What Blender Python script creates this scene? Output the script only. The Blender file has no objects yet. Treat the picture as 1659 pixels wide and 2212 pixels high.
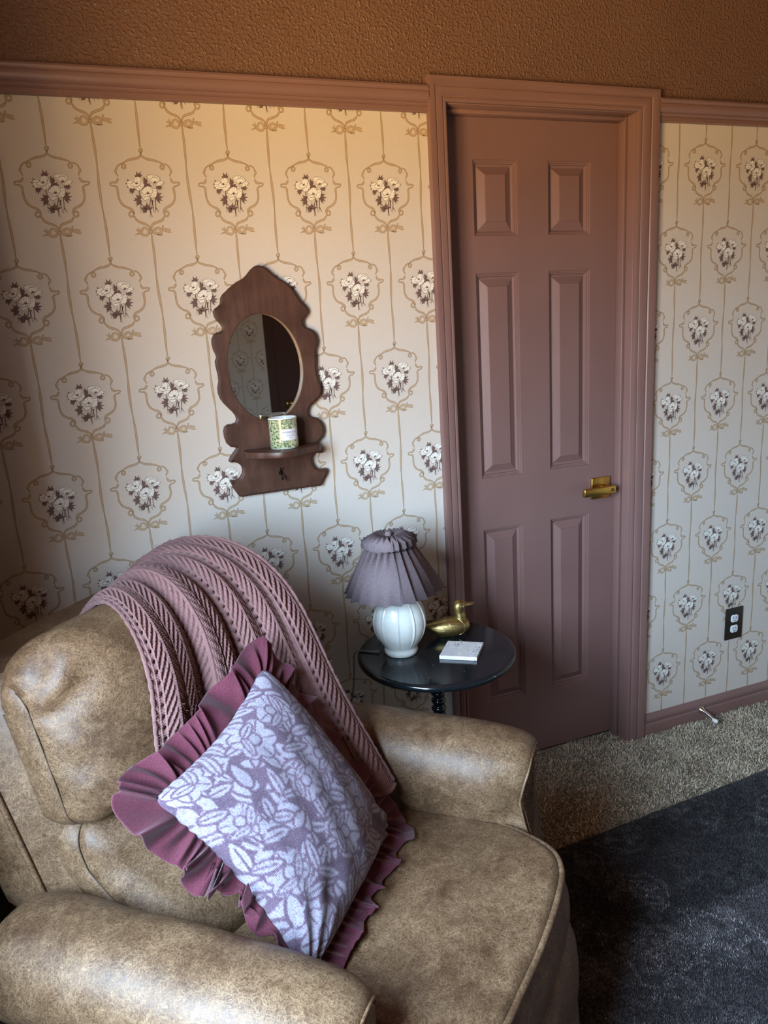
import bpy, math, random
import numpy as np
from mathutils import Vector, Matrix
random.seed(7)
rng = np.random.default_rng(7)
SC = bpy.context.scene
COL = SC.collection
pi = math.pi

# ------------------------------------------------------------------ camera
IMG_W, IMG_H = 1659, 2212
CAM = np.array([0.0822, -1.9103, 1.4680])
FPX = 1543.2
CR = np.array([[0.937, -0.138, 0.321], [-0.344, -0.201, 0.917], [-0.062, -0.970, -0.235]])
_a, _b, _c = -0.0, 0, 0


def cam_basis():
    p = (0.2376724, -0.33700837, -0.06423693)
    a, b, c = p
    Rx = np.array([[1, 0, 0], [0, math.cos(a), -math.sin(a)], [0, math.sin(a), math.cos(a)]])
    Ry = np.array([[math.cos(b), 0, math.sin(b)], [0, 1, 0], [-math.sin(b), 0, math.cos(b)]])
    Rz = np.array([[math.cos(c), -math.sin(c), 0], [math.sin(c), math.cos(c), 0], [0, 0, 1]])
    A = np.diag([1, -1, -1.]) @ (Rz @ Rx @ Ry).T
    return np.array([[1, 0, 0], [0, 0, -1], [0, 1, 0.]]) @ A


CR = cam_basis()
cd = bpy.data.cameras.new('camera')
cam = bpy.data.objects.new('camera', cd)
COL.objects.link(cam)
M = np.eye(4)
M[:3, 0] = CR[:, 0]
M[:3, 1] = -CR[:, 1]
M[:3, 2] = -CR[:, 2]
M[:3, 3] = CAM
cam.matrix_world = Matrix(M.tolist())
cd.sensor_fit = 'VERTICAL'
cd.sensor_height = 24.0
cd.lens = FPX / IMG_H * 24.0
cd.clip_start = 0.02
SC.camera = cam

SC.view_settings.view_transform = 'Standard'
SC.view_settings.look = 'None'
SC.view_settings.gamma = 1
SC.view_settings.use_curve_mapping = False
SC.cycles.use_denoising = True
SC.cycles.max_bounces = 10
SC.cycles.diffuse_bounces = 7
SC.cycles.sample_clamp_indirect = 6.0


# ------------------------------------------------------------------ mesh builder
class MB:
    def __init__(s):
        s.v = []; s.f = []; s.m = []; s.n = 0; s.uv = None

    def add(s, verts, faces, mat=0):
        verts = np.asarray(verts, float).reshape(-1, 3)
        s.v.append(verts)
        o = s.n
        s.f.extend([tuple(int(i) + o for i in f) for f in faces])
        if isinstance(mat, int):
            s.m.extend([mat] * len(faces))
        else:
            s.m.extend(mat)
        s.n += len(verts)
        return s

    def box(s, lo, hi, mat=0, T=None):
        (x0, y0, z0), (x1, y1, z1) = lo, hi
        v = np.array([(x0, y0, z0), (x1, y0, z0), (x1, y1, z0), (x0, y1, z0), (x0, y0, z1), (x1, y0, z1), (x1, y1, z1), (x0, y1, z1)], float)
        if T is not None: v = T(v)
        return s.add(v, [(3, 2, 1, 0), (4, 5, 6, 7), (0, 1, 5, 4), (1, 2, 6, 5), (2, 3, 7, 6), (3, 0, 4, 7)], mat)

    def grid(s, P, cu=False, cv=False, mat=0, flip=False, keep=None):
        P = np.asarray(P, float)
        nu, nv = P.shape[:2]
        idx = np.arange(nu * nv).reshape(nu, nv)
        iu = idx if not cu else np.vstack([idx, idx[:1]])
        if cv: iu = np.hstack([iu, iu[:, :1]])
        q = np.stack([iu[:-1, :-1], iu[1:, :-1], iu[1:, 1:], iu[:-1, 1:]], -1).reshape(-1, 4)
        if keep is not None: q = q[keep.reshape(-1)]
        if flip: q = q[:, ::-1]
        return s.add(P.reshape(-1, 3), q.tolist(), mat)

    def lathe(s, prof, c=(0, 0, 0), n=48, mat=0, fn=None):
        prof = np.asarray(prof, float)
        t = np.linspace(0, 2 * pi, n, endpoint=False)
        r = prof[:, 0][:, None]; z = np.repeat(prof[:, 1][:, None], n, 1)
        R = np.repeat(r, n, 1)
        if fn is not None: R, z = fn(R, z, t[None, :])
        P = np.stack([c[0] + R * np.cos(t), c[1] + R * np.sin(t), c[2] + z], -1)
        return s.grid(P, cv=True, mat=mat, flip=True)

    def tube(s, path, r, n=10, mat=0, closed=False, caps=True):
        p = np.asarray(path, float)
        m = len(p)
        r = np.full(m, r) if np.isscalar(r) else np.asarray(r)
        if closed: t = np.roll(p, -1, 0) - np.roll(p, 1, 0)
        else: t = np.gradient(p, axis=0)
        t /= np.linalg.norm(t, axis=1)[:, None] + 1e-12
        up = np.array([0, 0, 1.]) if abs(t[0][2]) < .9 else np.array([1., 0, 0])
        a = np.cross(t[0], up); a /= np.linalg.norm(a)
        ang = np.linspace(0, 2 * pi, n, endpoint=False)
        P = np.zeros((m, n, 3))
        for i in range(m):
            a = a - t[i] * (a @ t[i]); a /= np.linalg.norm(a) + 1e-12
            b = np.cross(t[i], a)
            P[i] = p[i] + r[i] * (np.cos(ang)[:, None] * a + np.sin(ang)[:, None] * b)
        s.grid(P, cu=closed, cv=True, mat=mat, flip=False)
        if caps and not closed:
            o = s.n - m * n
            s.f.append(tuple(o + i for i in range(n))[::-1]); s.m.append(mat)
            s.f.append(tuple(o + (m - 1) * n + i for i in range(n))); s.m.append(mat)
        return s

    def prism(s, poly, T, d0, d1, mat=0, bev=0.0):
        """poly 2d outline (ccw), T maps (u,v,d) -> world"""
        p = np.asarray(poly, float); n = len(p)
        rings = []
        if bev:
            q = inset(p, bev)
            rings = [(q, d0), (inset(p, bev * .3), d0 + (d1 - d0) * 0 + np.sign(d1 - d0) * bev * .3), (p, d0 + np.sign(d1 - d0) * bev), (p, d1 - np.sign(d1 - d0) * bev), (inset(p, bev * .3), d1 - np.sign(d1 - d0) * bev * .3), (q, d1)]
        else:
            rings = [(p, d0), (p, d1)]
        V = np.concatenate([np.c_[r, np.full(n, d)] for r, d in rings])
        F = []
        for k in range(len(rings) - 1):
            for i in range(n):
                j = (i + 1) % n
                F.append((k * n + i, k * n + j, (k + 1) * n + j, (k + 1) * n + i))
        F.append(tuple(range(n))[::-1])
        F.append(tuple((len(rings) - 1) * n + i for i in range(n)))
        return s.add(T(V), F, mat)

    def build(s, name, mats, parent=None, org=None, smooth=None, uv=None, col=None):
        V = np.concatenate(s.v) if s.v else np.zeros((0, 3))
        if org is None:
            org = ORG.get(parent.name, np.zeros(3)) if parent is not None else np.zeros(3)
        org = np.asarray(org, float)
        me = bpy.data.meshes.new(name)
        Vl = V - org
        L = np.array([len(f) for f in s.f], np.int32)
        me.vertices.add(len(Vl)); me.vertices.foreach_set('co', Vl.astype(np.float32).ravel())
        li = np.fromiter((i for f in s.f for i in f), np.int32)
        me.loops.add(len(li)); me.loops.foreach_set('vertex_index', li)
        me.polygons.add(len(L))
        me.polygons.foreach_set('loop_start', np.concatenate([[0], np.cumsum(L)[:-1]]).astype(np.int32))
        me.polygons.foreach_set('material_index', np.array(s.m, np.int32))
        if uv is not None:
            l = me.uv_layers.new(name='UVMap')
            l.data.foreach_set('uv', np.asarray(uv, np.float32)[li].ravel())
        me.update(calc_edges=True)
        me.validate()
        if col is not None:
            ca = me.color_attributes.new('pattern', 'FLOAT_COLOR', 'POINT')
            c = np.ones((len(Vl), 4), np.float32); c[:, :3] = np.asarray(col, np.float32).reshape(len(Vl), -1)
            ca.data.foreach_set('color', c.ravel())
        for m in (mats if isinstance(mats, (list, tuple)) else [mats]): me.materials.append(m)
        if smooth is not None:
            me.polygons.foreach_set('use_smooth', np.ones(len(me.polygons), bool))
            if smooth < 180: me.set_sharp_from_angle(angle=math.radians(smooth))
        o = bpy.data.objects.new(name, me)
        COL.objects.link(o)
        if parent is not None:
            o.parent = parent
            ORG[o.name] = org
        else:
            o.location = org
            ORG[o.name] = org
        return o


ORG = {}


def inset(p, d):
    p = np.asarray(p, float)
    a = np.roll(p, 1, 0); b = np.roll(p, -1, 0)
    t = b - a; t /= np.linalg.norm(t, axis=1)[:, None] + 1e-12
    area = np.sum(p[:, 0] * b[:, 1] - b[:, 0] * p[:, 1])
    nrm = np.c_[-t[:, 1], t[:, 0]] * (1 if area > 0 else -1)
    return p + nrm * d


def tag(o, label=None, cat=None, group=None, kind=None):
    if label: o['label'] = label
    if cat: o['category'] = cat
    if group: o['group'] = group
    if kind: o['kind'] = kind
    return o


def thing(name, loc, label, cat, group=None):
    o = bpy.data.objects.new(name, None)
    COL.objects.link(o); o.location = loc; o.empty_display_size = .05
    ORG[o.name] = np.asarray(loc, float)
    return tag(o, label, cat, group)


def bevel(o, w=.002, seg=2):
    m = o.modifiers.new('bevel', 'BEVEL'); m.width = w; m.segments = seg; m.limit_method = 'ANGLE'; m.angle_limit = math.radians(35)
    return o


def spl(pts, n):
    """Catmull-Rom resample"""
    p = np.asarray(pts, float)
    P = np.vstack([2 * p[0] - p[1], p, 2 * p[-1] - p[-2]])
    d = np.concatenate([[0], np.cumsum(np.linalg.norm(np.diff(p, axis=0), axis=1))])
    t = np.linspace(0, d[-1], n)
    k = np.clip(np.searchsorted(d, t, 'right') - 1, 0, len(p) - 2)
    u = ((t - d[k]) / (d[k + 1] - d[k] + 1e-12))[:, None]
    a, b, c, e = P[k], P[k + 1], P[k + 2], P[k + 3]
    return .5 * ((2 * b) + (c - a) * u + (2 * a - 5 * b + 4 * c - e) * u ** 2 + (3 * b - a - 3 * c + e) * u ** 3)


def ip(x, xs, ys):
    return np.interp(x, xs, ys)


# ------------------------------------------------------------------ node materials
def srgb(r, g, b):
    f = lambda c: (c / 255 / 12.92) if c / 255 <= .04045 else ((c / 255 + .055) / 1.055) ** 2.4
    return (f(r), f(g), f(b), 1)


class NT:
    def __init__(s, name):
        s.m = bpy.data.materials.new(name); s.m.use_nodes = True
        s.t = s.m.node_tree; s.b = s.t.nodes['Principled BSDF']

    def n(s, typ, **kw):
        nd = s.t.nodes.new(typ)
        for k, v in kw.items():
            if k.startswith('i_'):
                key = k[2:]
                key = int(key) if key.isdigit() else key.replace('_', ' ')
                if isinstance(v, bpy.types.NodeSocket): s.t.links.new(v, nd.inputs[key])
                else: nd.inputs[key].default_value = v
            else: setattr(nd, k, v)
        return nd

    def link(s, a, b): s.t.links.new(a, b)

    def coord(s, kind='Object', scale=(1, 1, 1), rot=(0, 0, 0)):
        tc = s.n('ShaderNodeTexCoord')
        mp = s.n('ShaderNodeMapping', i_Scale=scale, i_Rotation=rot)
        s.link(tc.outputs[kind], mp.inputs['Vector'])
        return mp.outputs[0]

    def noise(s, vec, scale, detail=4, rough=.55, dist=0.0):
        return s.n('ShaderNodeTexNoise', i_Vector=vec, i_Scale=scale, i_Detail=detail, i_Roughness=rough, i_Distortion=dist).outputs[0]

    def ramp(s, fac, stops, interp='LINEAR'):
        r = s.n('ShaderNodeValToRGB', i_Fac=fac)
        r.color_ramp.interpolation = interp
        e = r.color_ramp.elements
        while len(e) < len(stops): e.new(.5)
        for el, (p, c) in zip(e, stops):
            el.position = p; el.color = c if len(c) == 4 else (*c, 1)
        return r.outputs[0]

    def mix(s, fac, a, b, typ='MIX'):
        x = s.n('ShaderNodeMix', data_type='RGBA', blend_type=typ)
        for sock, v in ((x.inputs[0], fac), (x.inputs[6], a), (x.inputs[7], b)):
            if isinstance(v, bpy.types.NodeSocket): s.link(v, sock)
            else: sock.default_value = v
        return x.outputs[2]

    def math(s, op, a, b=0.0):
        x = s.n('ShaderNodeMath', operation=op)
        for sock, v in ((x.inputs[0], a), (x.inputs[1], b)):
            if isinstance(v, bpy.types.NodeSocket): s.link(v, sock)
            else: sock.default_value = v
        return x.outputs[0]

    def set(s, **kw):
        for k, v in kw.items():
            sock = s.b.inputs[k.replace('_', ' ')]
            if isinstance(v, bpy.types.NodeSocket): s.link(v, sock)
            else: sock.default_value = v
        return s

    def bump(s, h, strength=.3, dist=.002, prev=None):
        x = s.n('ShaderNodeBump', i_Height=h, i_Strength=strength, i_Distance=dist)
        if prev is not None: s.link(prev, x.inputs['Normal'])
        s.link(x.outputs[0], s.b.inputs['Normal'])
        return x.outputs[0]


def simple(name, color, rough=.5, metal=0.0, spec=.5, bump=None, vary=0.0, vscale=8):
    t = NT(name)
    t.set(Base_Color=color, Roughness=rough, Metallic=metal, Specular_IOR_Level=spec)
    if vary or bump:
        v = t.coord()
        if vary:
            c = np.array(color[:3])
            t.set(Base_Color=t.ramp(t.noise(v, vscale), [(.3, tuple(c * (1 - vary))), (.7, tuple(c * (1 + vary)))]))
        if bump:
            t.bump(t.noise(v, bump[0], 3), bump[1], bump[2])
    return t.m
# ------------------------------------------------------------------ room
XL, XR, YF, ZC = -0.43, 3.3, -4.35, 2.75
RAIL0, RAIL1 = 2.04, 2.103
DX0, DX1, DZ = 0.998, 1.615, 2.066      # clear door opening
CO0, CO1, CZ = 0.942, 1.690, 2.128      # casing outside edges
US, UZ0 = 0.2035, -9.50                 # wallpaper repeat

PAINT = (0.235, 0.128, 0.118, 1)
WALLPAINT = (0.30, 0.130, 0.070, 1)


def mat_wallpaint():
    t = NT('terracotta_wall_paint')
    v = t.coord()
    n1 = t.noise(v, 135, 2, .5, .15)
    h = t.ramp(n1, [(.48, (0, 0, 0)), (.66, (1, 1, 1))])
    c = t.noise(v, 3, 3)
    t.set(Base_Color=t.ramp(c, [(.3, (.162, .089, .060)), (.7, (.188, .104, .070))]), Roughness=.34, Specular_IOR_Level=.45)
    t.bump(h, .85, .0022)
    return t.m


def mat_trimpaint():
    t = NT('mauve_trim_paint')
    v = t.coord(scale=(1, 1, 1))
    n = t.noise(t.coord(scale=(40, 40, 4)), 6, 3)
    c = t.noise(v, 5, 2)
    t.set(Base_Color=t.ramp(c, [(.3, (.208, .117, .102)), (.7, (.228, .129, .113))]), Roughness=.4, Specular_IOR_Level=.5)
    t.bump(n, .12, .0006)
    return t.m


def mat_paper():
    t = NT('cream_wallpaper')
    v = t.coord()
    w1 = t.noise(t.coord(scale=(1, 1, 8)), 90, 2)
    w2 = t.noise(t.coord(scale=(8, 1, 1)), 90, 2)
    w = t.math('ADD', w1, w2)
    big = t.noise(v, 2.5, 3)
    c = t.ramp(t.math('ADD', t.math('MULTIPLY', w, .35), t.math('MULTIPLY', big, .3)), [(.3, (.60, .545, .475)), (.72, (.67, .615, .545))])
    t.set(Base_Color=c, Roughness=.72, Specular_IOR_Level=.25)
    t.bump(w, .10, .0005)
    return t.m


M_WALL = mat_wallpaint()
M_TRIM = mat_trimpaint()
M_PAPER = mat_paper()
M_RIB = simple('tan_ribbon_print', srgb(186, 165, 136), .75, spec=.2)
M_RIBL = simple('brown_ribbon_outline_print', srgb(150, 126, 100), .75, spec=.2)
M_LEAF = simple('dark_brown_leaf_print', srgb(112, 91, 86), .75, spec=.2)
M_PETAL = simple('ivory_petal_print', (.86, .84, .76, 1), .75, spec=.2)
PAPER_MATS = [M_PAPER, M_RIBL, M_RIB, M_LEAF, M_PETAL]


# --- wallpaper motif, drawn in units of a 4.608 px sketch sheet and flattened to wall metres
def ray_wall(u, v):
    d = CR @ np.array([(u - IMG_W / 2) / FPX, (v - IMG_H / 2) / FPX, 1.0])
    t = -CAM[1] / d[1]
    p = CAM + t * d
    return p[0], p[2]


K0 = np.array(ray_wall(20 + 370 / 4.608, 300 + 100 / 4.608))


def sk(pts):
    return np.array([np.array(ray_wall(20 + x / 4.608, 300 + y / 4.608)) - K0 for x, y in pts])


def strip(pts, w, n):
    p = spl(pts, n)
    t = np.gradient(p, axis=0); t /= np.linalg.norm(t, axis=1)[:, None] + 1e-12
    nr = np.c_[-t[:, 1], t[:, 0]]
    w = np.interp(np.linspace(0, 1, n), np.linspace(0, 1, len(w)), w) if not np.isscalar(w) else np.full(n, w)
    return p + nr * w[:, None] / 2, p - nr * w[:, None] / 2


MOTIF = []   # (verts2d, faces, layer, mat)


def m_strip(pts, w, n, layer, mat):
    a, b = strip(pts, w, n)
    V = np.concatenate([a, b])
    F = [(i, n + i, n + i + 1, i + 1) for i in range(n - 1)]
    MOTIF.append((V, F, layer, mat))


def m_poly(pts, layer, mat):
    MOTIF.append((np.asarray(pts), [tuple(range(len(pts)))], layer, mat))


def ribbon(pts, w, n):
    p = sk(pts)
    w = np.asarray(w, float)
    m_strip(p, w + .0012, n, 1, 1)
    m_strip(p, np.maximum(w - .0009, .0002), n, 2, 2)


def ring(cx, cy, r):
    a = np.linspace(0, 2 * pi, 13)
    p = [(cx + r * math.cos(k), cy + r * 1.1 * math.sin(k)) for k in a]
    m_strip(sk(p), .0042, 13, 1, 1)
    m_strip(sk(p), .0020, 13, 2, 2)


W1, W2, W3 = .0022, .0045, .0034
ribbon([(370, 112), (366, 160), (320, 182), (250, 195), (195, 222), (168, 238)], [W1, W3, W2, W2, W1, W1], 16)
ribbon([(374, 112), (380, 155), (440, 188), (520, 205), (580, 224), (618, 246)], [W1, W3, W2, W2, W1, W1], 16)
ring(192, 265, 20); ring(608, 272, 20)
ribbon([(168, 236), (130, 258), (108, 300), (106, 328), (125, 350), (132, 372)], [W1, W1, W1, W2, W1, .001], 14)
ribbon([(628, 240), (668, 258), (696, 298), (705, 325), (690, 352), (696, 372)], [W1, W1, W1, W2, W1, .001], 14)
ribbon([(131, 384), (130, 405), (110, 430), (72, 431), (50, 440), (56, 462), (84, 466)], [.001, W2, W2, W1, W1, W1, W1], 14)
ribbon([(698, 384), (706, 408), (726, 430), (762, 432), (795, 434), (786, 460), (752, 468)], [.001, W2, W2, W1, W1, W1, W1], 14)
ribbon([(84, 466), (118, 474), (132, 510), (140, 560), (156, 612), (190, 660), (232, 686), (272, 702), (306, 730), (318, 762)], [W1, W2, W3, W3, W3, W2, W3, W2, W2, W1], 24)
ribbon([(752, 468), (735, 490), (742, 530), (749, 590), (735, 640), (700, 674), (660, 694), (636, 722), (634, 752)], [W1, W2, W3, W3, W3, W2, W2, W2, W1], 24)
ring(288, 760, 25); ring(665, 756, 24)
ribbon([(316, 780), (345, 820), (390, 846), (440, 862), (480, 888), (496, 930)], [W1, W2, W2, W2, W3, W1], 16)
ribbon([(642, 784), (620, 820), (570, 842), (522, 862), (506, 895), (502, 930)], [W1, W2, W2, W2, W3, W1], 16)
# knot
a_ = np.linspace(0, 2 * pi, 12, endpoint=False)
m_poly(sk([(370 + 26 * math.cos(k), 100 - 24 * math.sin(k)) for k in a_]), 1, 1)
m_poly(sk([(370 + 19 * math.cos(k), 100 - 17 * math.sin(k)) for k in a_]), 2, 2)
# bow


def bowpart(pts, hole=None):
    p = sk(pts)
    m_poly(p, 1, 1)
    c = p.mean(0)
    m_poly(inset(p, .0009), 2, 2)
    if hole is not None:
        m_poly(sk(hole), 3, 1)
        m_poly(inset(sk(hole), .0007), 4, 0)


bowpart([(500, 935), (470, 905), (437, 888), (408, 897), (382, 935), (380, 965), (412, 988), (462, 993), (486, 970)], [(470, 938), (428, 902), (408, 955), (455, 972)])
bowpart([(502, 935), (535, 902), (575, 888), (605, 897), (630, 930), (620, 965), (585, 978), (535, 968)], [(545, 944), (580, 908), (600, 945)])
bowpart([(385, 932), (362, 885), (366, 912), (332, 922), (378, 950)])
bowpart([(392, 948), (352, 956), (325, 982), (362, 972), (388, 968)])
bowpart([(612, 918), (655, 900), (718, 915), (704, 930), (727, 952), (690, 954), (630, 932)])
bowpart([(616, 912), (622, 870), (640, 878), (632, 908)])
bowpart([(545, 968), (588, 962), (630, 968), (626, 980), (590, 984)])
m_poly(sk([(502 + 21 * math.cos(k), 945 - 20 * math.sin(k)) for k in a_]), 5, 1)
m_poly(sk([(502 + 15 * math.cos(k), 945 - 14 * math.sin(k)) for k in a_]), 6, 2)


# leaves (each on its own ink layer so none share a plane)
NSP = [0]
def spike(b, t, w):
    b = np.array(b, float); t = np.array(t, float)
    d = t - b; L = np.linalg.norm(d); nn = np.array([-d[1], d[0]]) / L
    NSP[0] += 1
    m_poly(sk([b - nn * w * .35, b + d * .55 - nn * w, t, b + d * .45 + nn * w, b + nn * w * .35]), 1 + NSP[0] % 10, 3)


def leafset(b, tips, w=11):
    for t in tips: spike(b, t, w)


leafset((350, 388), [(310, 352), (328, 312), (352, 335), (376, 314), (396, 346), (330, 372)], 12)
leafset((270, 450), [(228, 392), (210, 440), (255, 405), (232, 470), (228, 492)], 11)
leafset((290, 490), [(254, 520), (262, 548), (290, 563), (308, 542), (330, 515)], 12)
leafset((438, 450), [(408, 370), (440, 392), (412, 415), (468, 470), (420, 470)], 16)
leafset((450, 470), [(480, 440), (500, 470), (430, 440), (395, 500), (410, 520)], 16)
leafset((560, 470), [(592, 485), (608, 512), (582, 515), (622, 490), (548, 495), (600, 468)], 12)
leafset((376, 612), [(328, 552), (352, 560), (306, 594), (298, 618), (328, 652), (336, 684), (362, 668), (384, 560), (392, 640)], 12)
leafset((548, 588), [(582, 528), (612, 535), (632, 582), (592, 604), (622, 626), (596, 655), (572, 622)], 12)
leafset((450, 712), [(374, 690), (396, 716), (408, 752), (436, 750), (398, 728), (452, 636), (478, 660), (528, 690), (500, 700), (430, 668), (410, 672)], 13)
for s_ in ([(362, 505), (374, 600), (392, 750)], [(378, 640), (420, 690), (440, 715)], [(494, 590), (482, 680), (494, 795)], [(500, 610), (520, 690), (528, 740)], [(486, 690), (500, 760), (516, 790)], [(538, 585), (546, 680), (540, 752)], [(546, 690), (566, 720), (586, 742)], [(516, 615), (506, 660), (500, 700)]):
    m_strip(sk(s_), [.0022, .0016, .0006], 7, 11, 3)


def rag(pts, amp, seed):
    r = np.random.default_rng(seed)
    P = spl(list(pts) + [pts[0]], 56)[:-1]
    c = P.mean(0)
    k = 1 + amp * np.where(np.arange(len(P)) % 3 == 0, -1.0, .45) + r.uniform(-amp * .3, amp * .3, len(P))
    return c + (P - c) * k[:, None]


def flower(pts, cen, dark, seed, petal_lines, folds):
    P = rag(np.array(pts, float), .035, seed)
    c = P.mean(0)
    m_poly(sk(c + (P - c) * 1.045), 12 + 4 * (seed - 1), 3)
    m_poly(sk(c + (P - c) * .985), 13 + 4 * (seed - 1), 4)
    cen = np.array(cen, float)
    for k in range(len(P)):
        if k % 4: continue
        d = P[k] - c
        m_strip(sk([c + d * .9, c + d * (.70 if k % 8 else .58)]), [.0009, .0003], 3, 14 + 4 * (seed - 1), 3)
    for l in folds: m_strip(sk(l), [.0006, .0013, .0006], 10, 14 + 4 * (seed - 1), 3)
    r = np.random.default_rng(seed + 9)
    for k in range(petal_lines):
        a = 2 * pi * k / petal_lines + r.uniform(-.2, .2)
        e = cen + np.array([math.cos(a) * 34, math.sin(a) * 24]) * r.uniform(.7, 1.2)
        m_strip(sk([cen, e]), [.0014, .0004], 3, 14.5 + 4 * (seed - 1), 3)
    m_poly(sk(rag(np.array([cen + np.array([math.cos(a) * dark, math.sin(a) * dark * .75]) for a in np.linspace(0, 2 * pi, 8, endpoint=False)]), .2, seed + 3)), 15 + 4 * (seed - 1), 3)


flower([(228, 442), (240, 418), (286, 410), (302, 424), (322, 380), (346, 374), (385, 385), (396, 420), (416, 452), (410, 482), (372, 512), (340, 516), (325, 492), (288, 496), (250, 484), (234, 466)], (335, 442), 13, 1, 5, [[(270, 455), (310, 478), (360, 470), (382, 430), (375, 395)], [(270, 455), (300, 425), (325, 440)]])
flower([(443, 385), (460, 357), (510, 356), (545, 364), (580, 385), (586, 414), (612, 420), (628, 434), (606, 456), (560, 471), (538, 462), (520, 445), (478, 418), (452, 402)], (532, 432), 15, 2, 6, [[(480, 415), (500, 385), (540, 380), (570, 410)], [(545, 465), (560, 430), (590, 416)]])
flower([(385, 540), (400, 505), (440, 475), (480, 476), (502, 500), (546, 494), (556, 540), (546, 584), (510, 590), (482, 578), (470, 602), (440, 622), (420, 610), (402, 588), (385, 562)], (462, 546), 14, 3, 6, [[(400, 575), (450, 582), (500, 555), (510, 505)], [(395, 545), (425, 560), (460, 525)]])


def motif_arrays():
    """one motif -> vertex array (x, z, layer), faces, mats"""
    V = []; F = []; Mt = []; o = 0
    for v, f, layer, mat in MOTIF:
        V.append(np.c_[v, np.full(len(v), layer)])
        F.extend([tuple(i + o for i in q) for q in f]); Mt.extend([mat] * len(f)); o += len(v)
    return np.concatenate(V), F, np.array(Mt)


MV, MF, MM = motif_arrays()
MFX = np.array([MV[list(f), 0].mean() for f in MF])
MFZ = np.array([MV[list(f), 1].max() for f in MF])
MFX0 = np.array([MV[list(f), 0].min() for f in MF]); MFX1 = np.array([MV[list(f), 0].max() for f in MF])
MFZ0 = np.array([MV[list(f), 1].min() for f in MF])
BOWX, BOWZ = sk([(502, 958)])[0]
PITCH_Z = 2 * 1.179 * US


def twist(x, ztop, zbot, phase):
    """hanging twisted ribbon from the bow down to the knot below"""
    n = 40
    z = np.linspace(ztop, zbot, n)
    u = (ztop - z) / (ztop - zbot)
    w = .0009 + .0042 * np.abs(np.sin(pi * (u * 3.0 + .04))) ** .8 * (1 - .35 * np.abs(u - .5))
    xc = x + .0018 * np.sin(u * 9 + phase) * np.sin(pi * u)
    return z, w, xc


def paper_patterns(mb, x0, x1, z0, z1, ox, oz, T, clipx):
    """T maps (x, z, height) -> world; clipx(x0,x1,z0,z1)->bool keep"""
    i0 = math.floor((x0 - ox) / US) - 1; i1 = math.ceil((x1 - ox) / US) + 1
    for half in (0, 1):
        for i in range(i0, i1 + 1):
            kx = ox + (i + .5 * half) * US
            for j in range(-7, 4):
                kz = oz + j * PITCH_Z - half * PITCH_Z / 2
                if kz - PITCH_Z > z1 or kz + .05 < z0 - .3: continue
                keep = (kx + MFX0 > x0) & (kx + MFX1 < x1) & (kz + MFZ < z1) & (kz + MFZ0 > z0)
                if keep.any():
                    ids = np.nonzero(keep)[0]
                    used = np.unique(np.concatenate([np.array(MF[k]) for k in ids]))
                    re = -np.ones(len(MV), int); re[used] = np.arange(len(used))
                    v = MV[used]
                    mb.add(T(np.c_[kx + v[:, 0], kz + v[:, 1], v[:, 2] * .00008]), [tuple(re[q] for q in MF[k]) for k in ids], [int(MM[k]) for k in ids])
                zt, zb = kz + BOWZ, kz - PITCH_Z + .006
                z, w, xc = twist(kx + 0.0, zt, zb, i * 1.3)
                xc = xc + BOWX * (1 - (zt - z) / (zt - zb)) * 0.0
                for layer, dw, mt in ((1, .0012, 1), (2, -.0008, 2)):
                    ww = np.maximum(w + dw, .0002)
                    n = len(z)
                    V = np.concatenate([np.c_[xc - ww / 2, z, np.full(n, layer * .00011)], np.c_[xc + ww / 2, z, np.full(n, layer * .00011)]])
                    F = [(k, n + k, n + k + 1, k + 1) for k in range(n - 1) if x0 < xc[k] - .003 and xc[k] + .003 < x1 and z0 < z[k + 1] and z[k] < z1]
                    if F: mb.add(T(V), [f[::-1] for f in F], mt)


# back wall: two papered panels, painted upper band, door opening
TB = lambda p: np.c_[p[:, 0], -p[:, 2], p[:, 1]]
mb = MB()
def wq(x0, x1, z0, z1, m): mb.add(TB(np.array([(x0, z0, 0), (x1, z0, 0), (x1, z1, 0), (x0, z1, 0)], float)), [(0, 1, 2, 3)], m)
wq(XL, DX0 - .02, 0, 2.07, 0); wq(DX1 + .02, XR, 0, 2.07, 0)
wq(XL, DX0 - .02, 2.07, ZC, 5); wq(DX1 + .02, XR, 2.07, ZC, 5); wq(DX0 - .02, DX1 + .02, DZ + .02, ZC, 5)
# reveal behind the casing
for x in (DX0 - .02, DX1 + .02):
    mb.add([(x, 0, 0), (x, .14, 0), (x, .14, DZ + .02), (x, 0, DZ + .02)], [(0, 1, 2, 3)], 5)
mb.add([(DX0 - .02, 0, DZ + .02), (DX1 + .02, 0, DZ + .02), (DX1 + .02, .14, DZ + .02), (DX0 - .02, .14, DZ + .02)], [(0, 1, 2, 3)], 5)
# added panel behind the door, blocks outside light in the bottom gap
mb.add([(DX0 - .02, .135, 0), (DX1 + .02, .135, 0), (DX1 + .02, .135, DZ + .02), (DX0 - .02, .135, DZ + .02)], [(0, 1, 2, 3)], 5)
KA = -UZ0 * US
paper_patterns(mb, XL, .99, .02, 2.095, 0.0, KA, TB, None)
paper_patterns(mb, 1.63, XR, .02, 2.095, 9.2397 * US, (0.3412 - UZ0) * US, TB, None)
# two faint vertical seams where the strips butt
wall_back = tag(mb.build('wall_back', PAPER_MATS + [M_WALL]), kind='structure')

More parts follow.
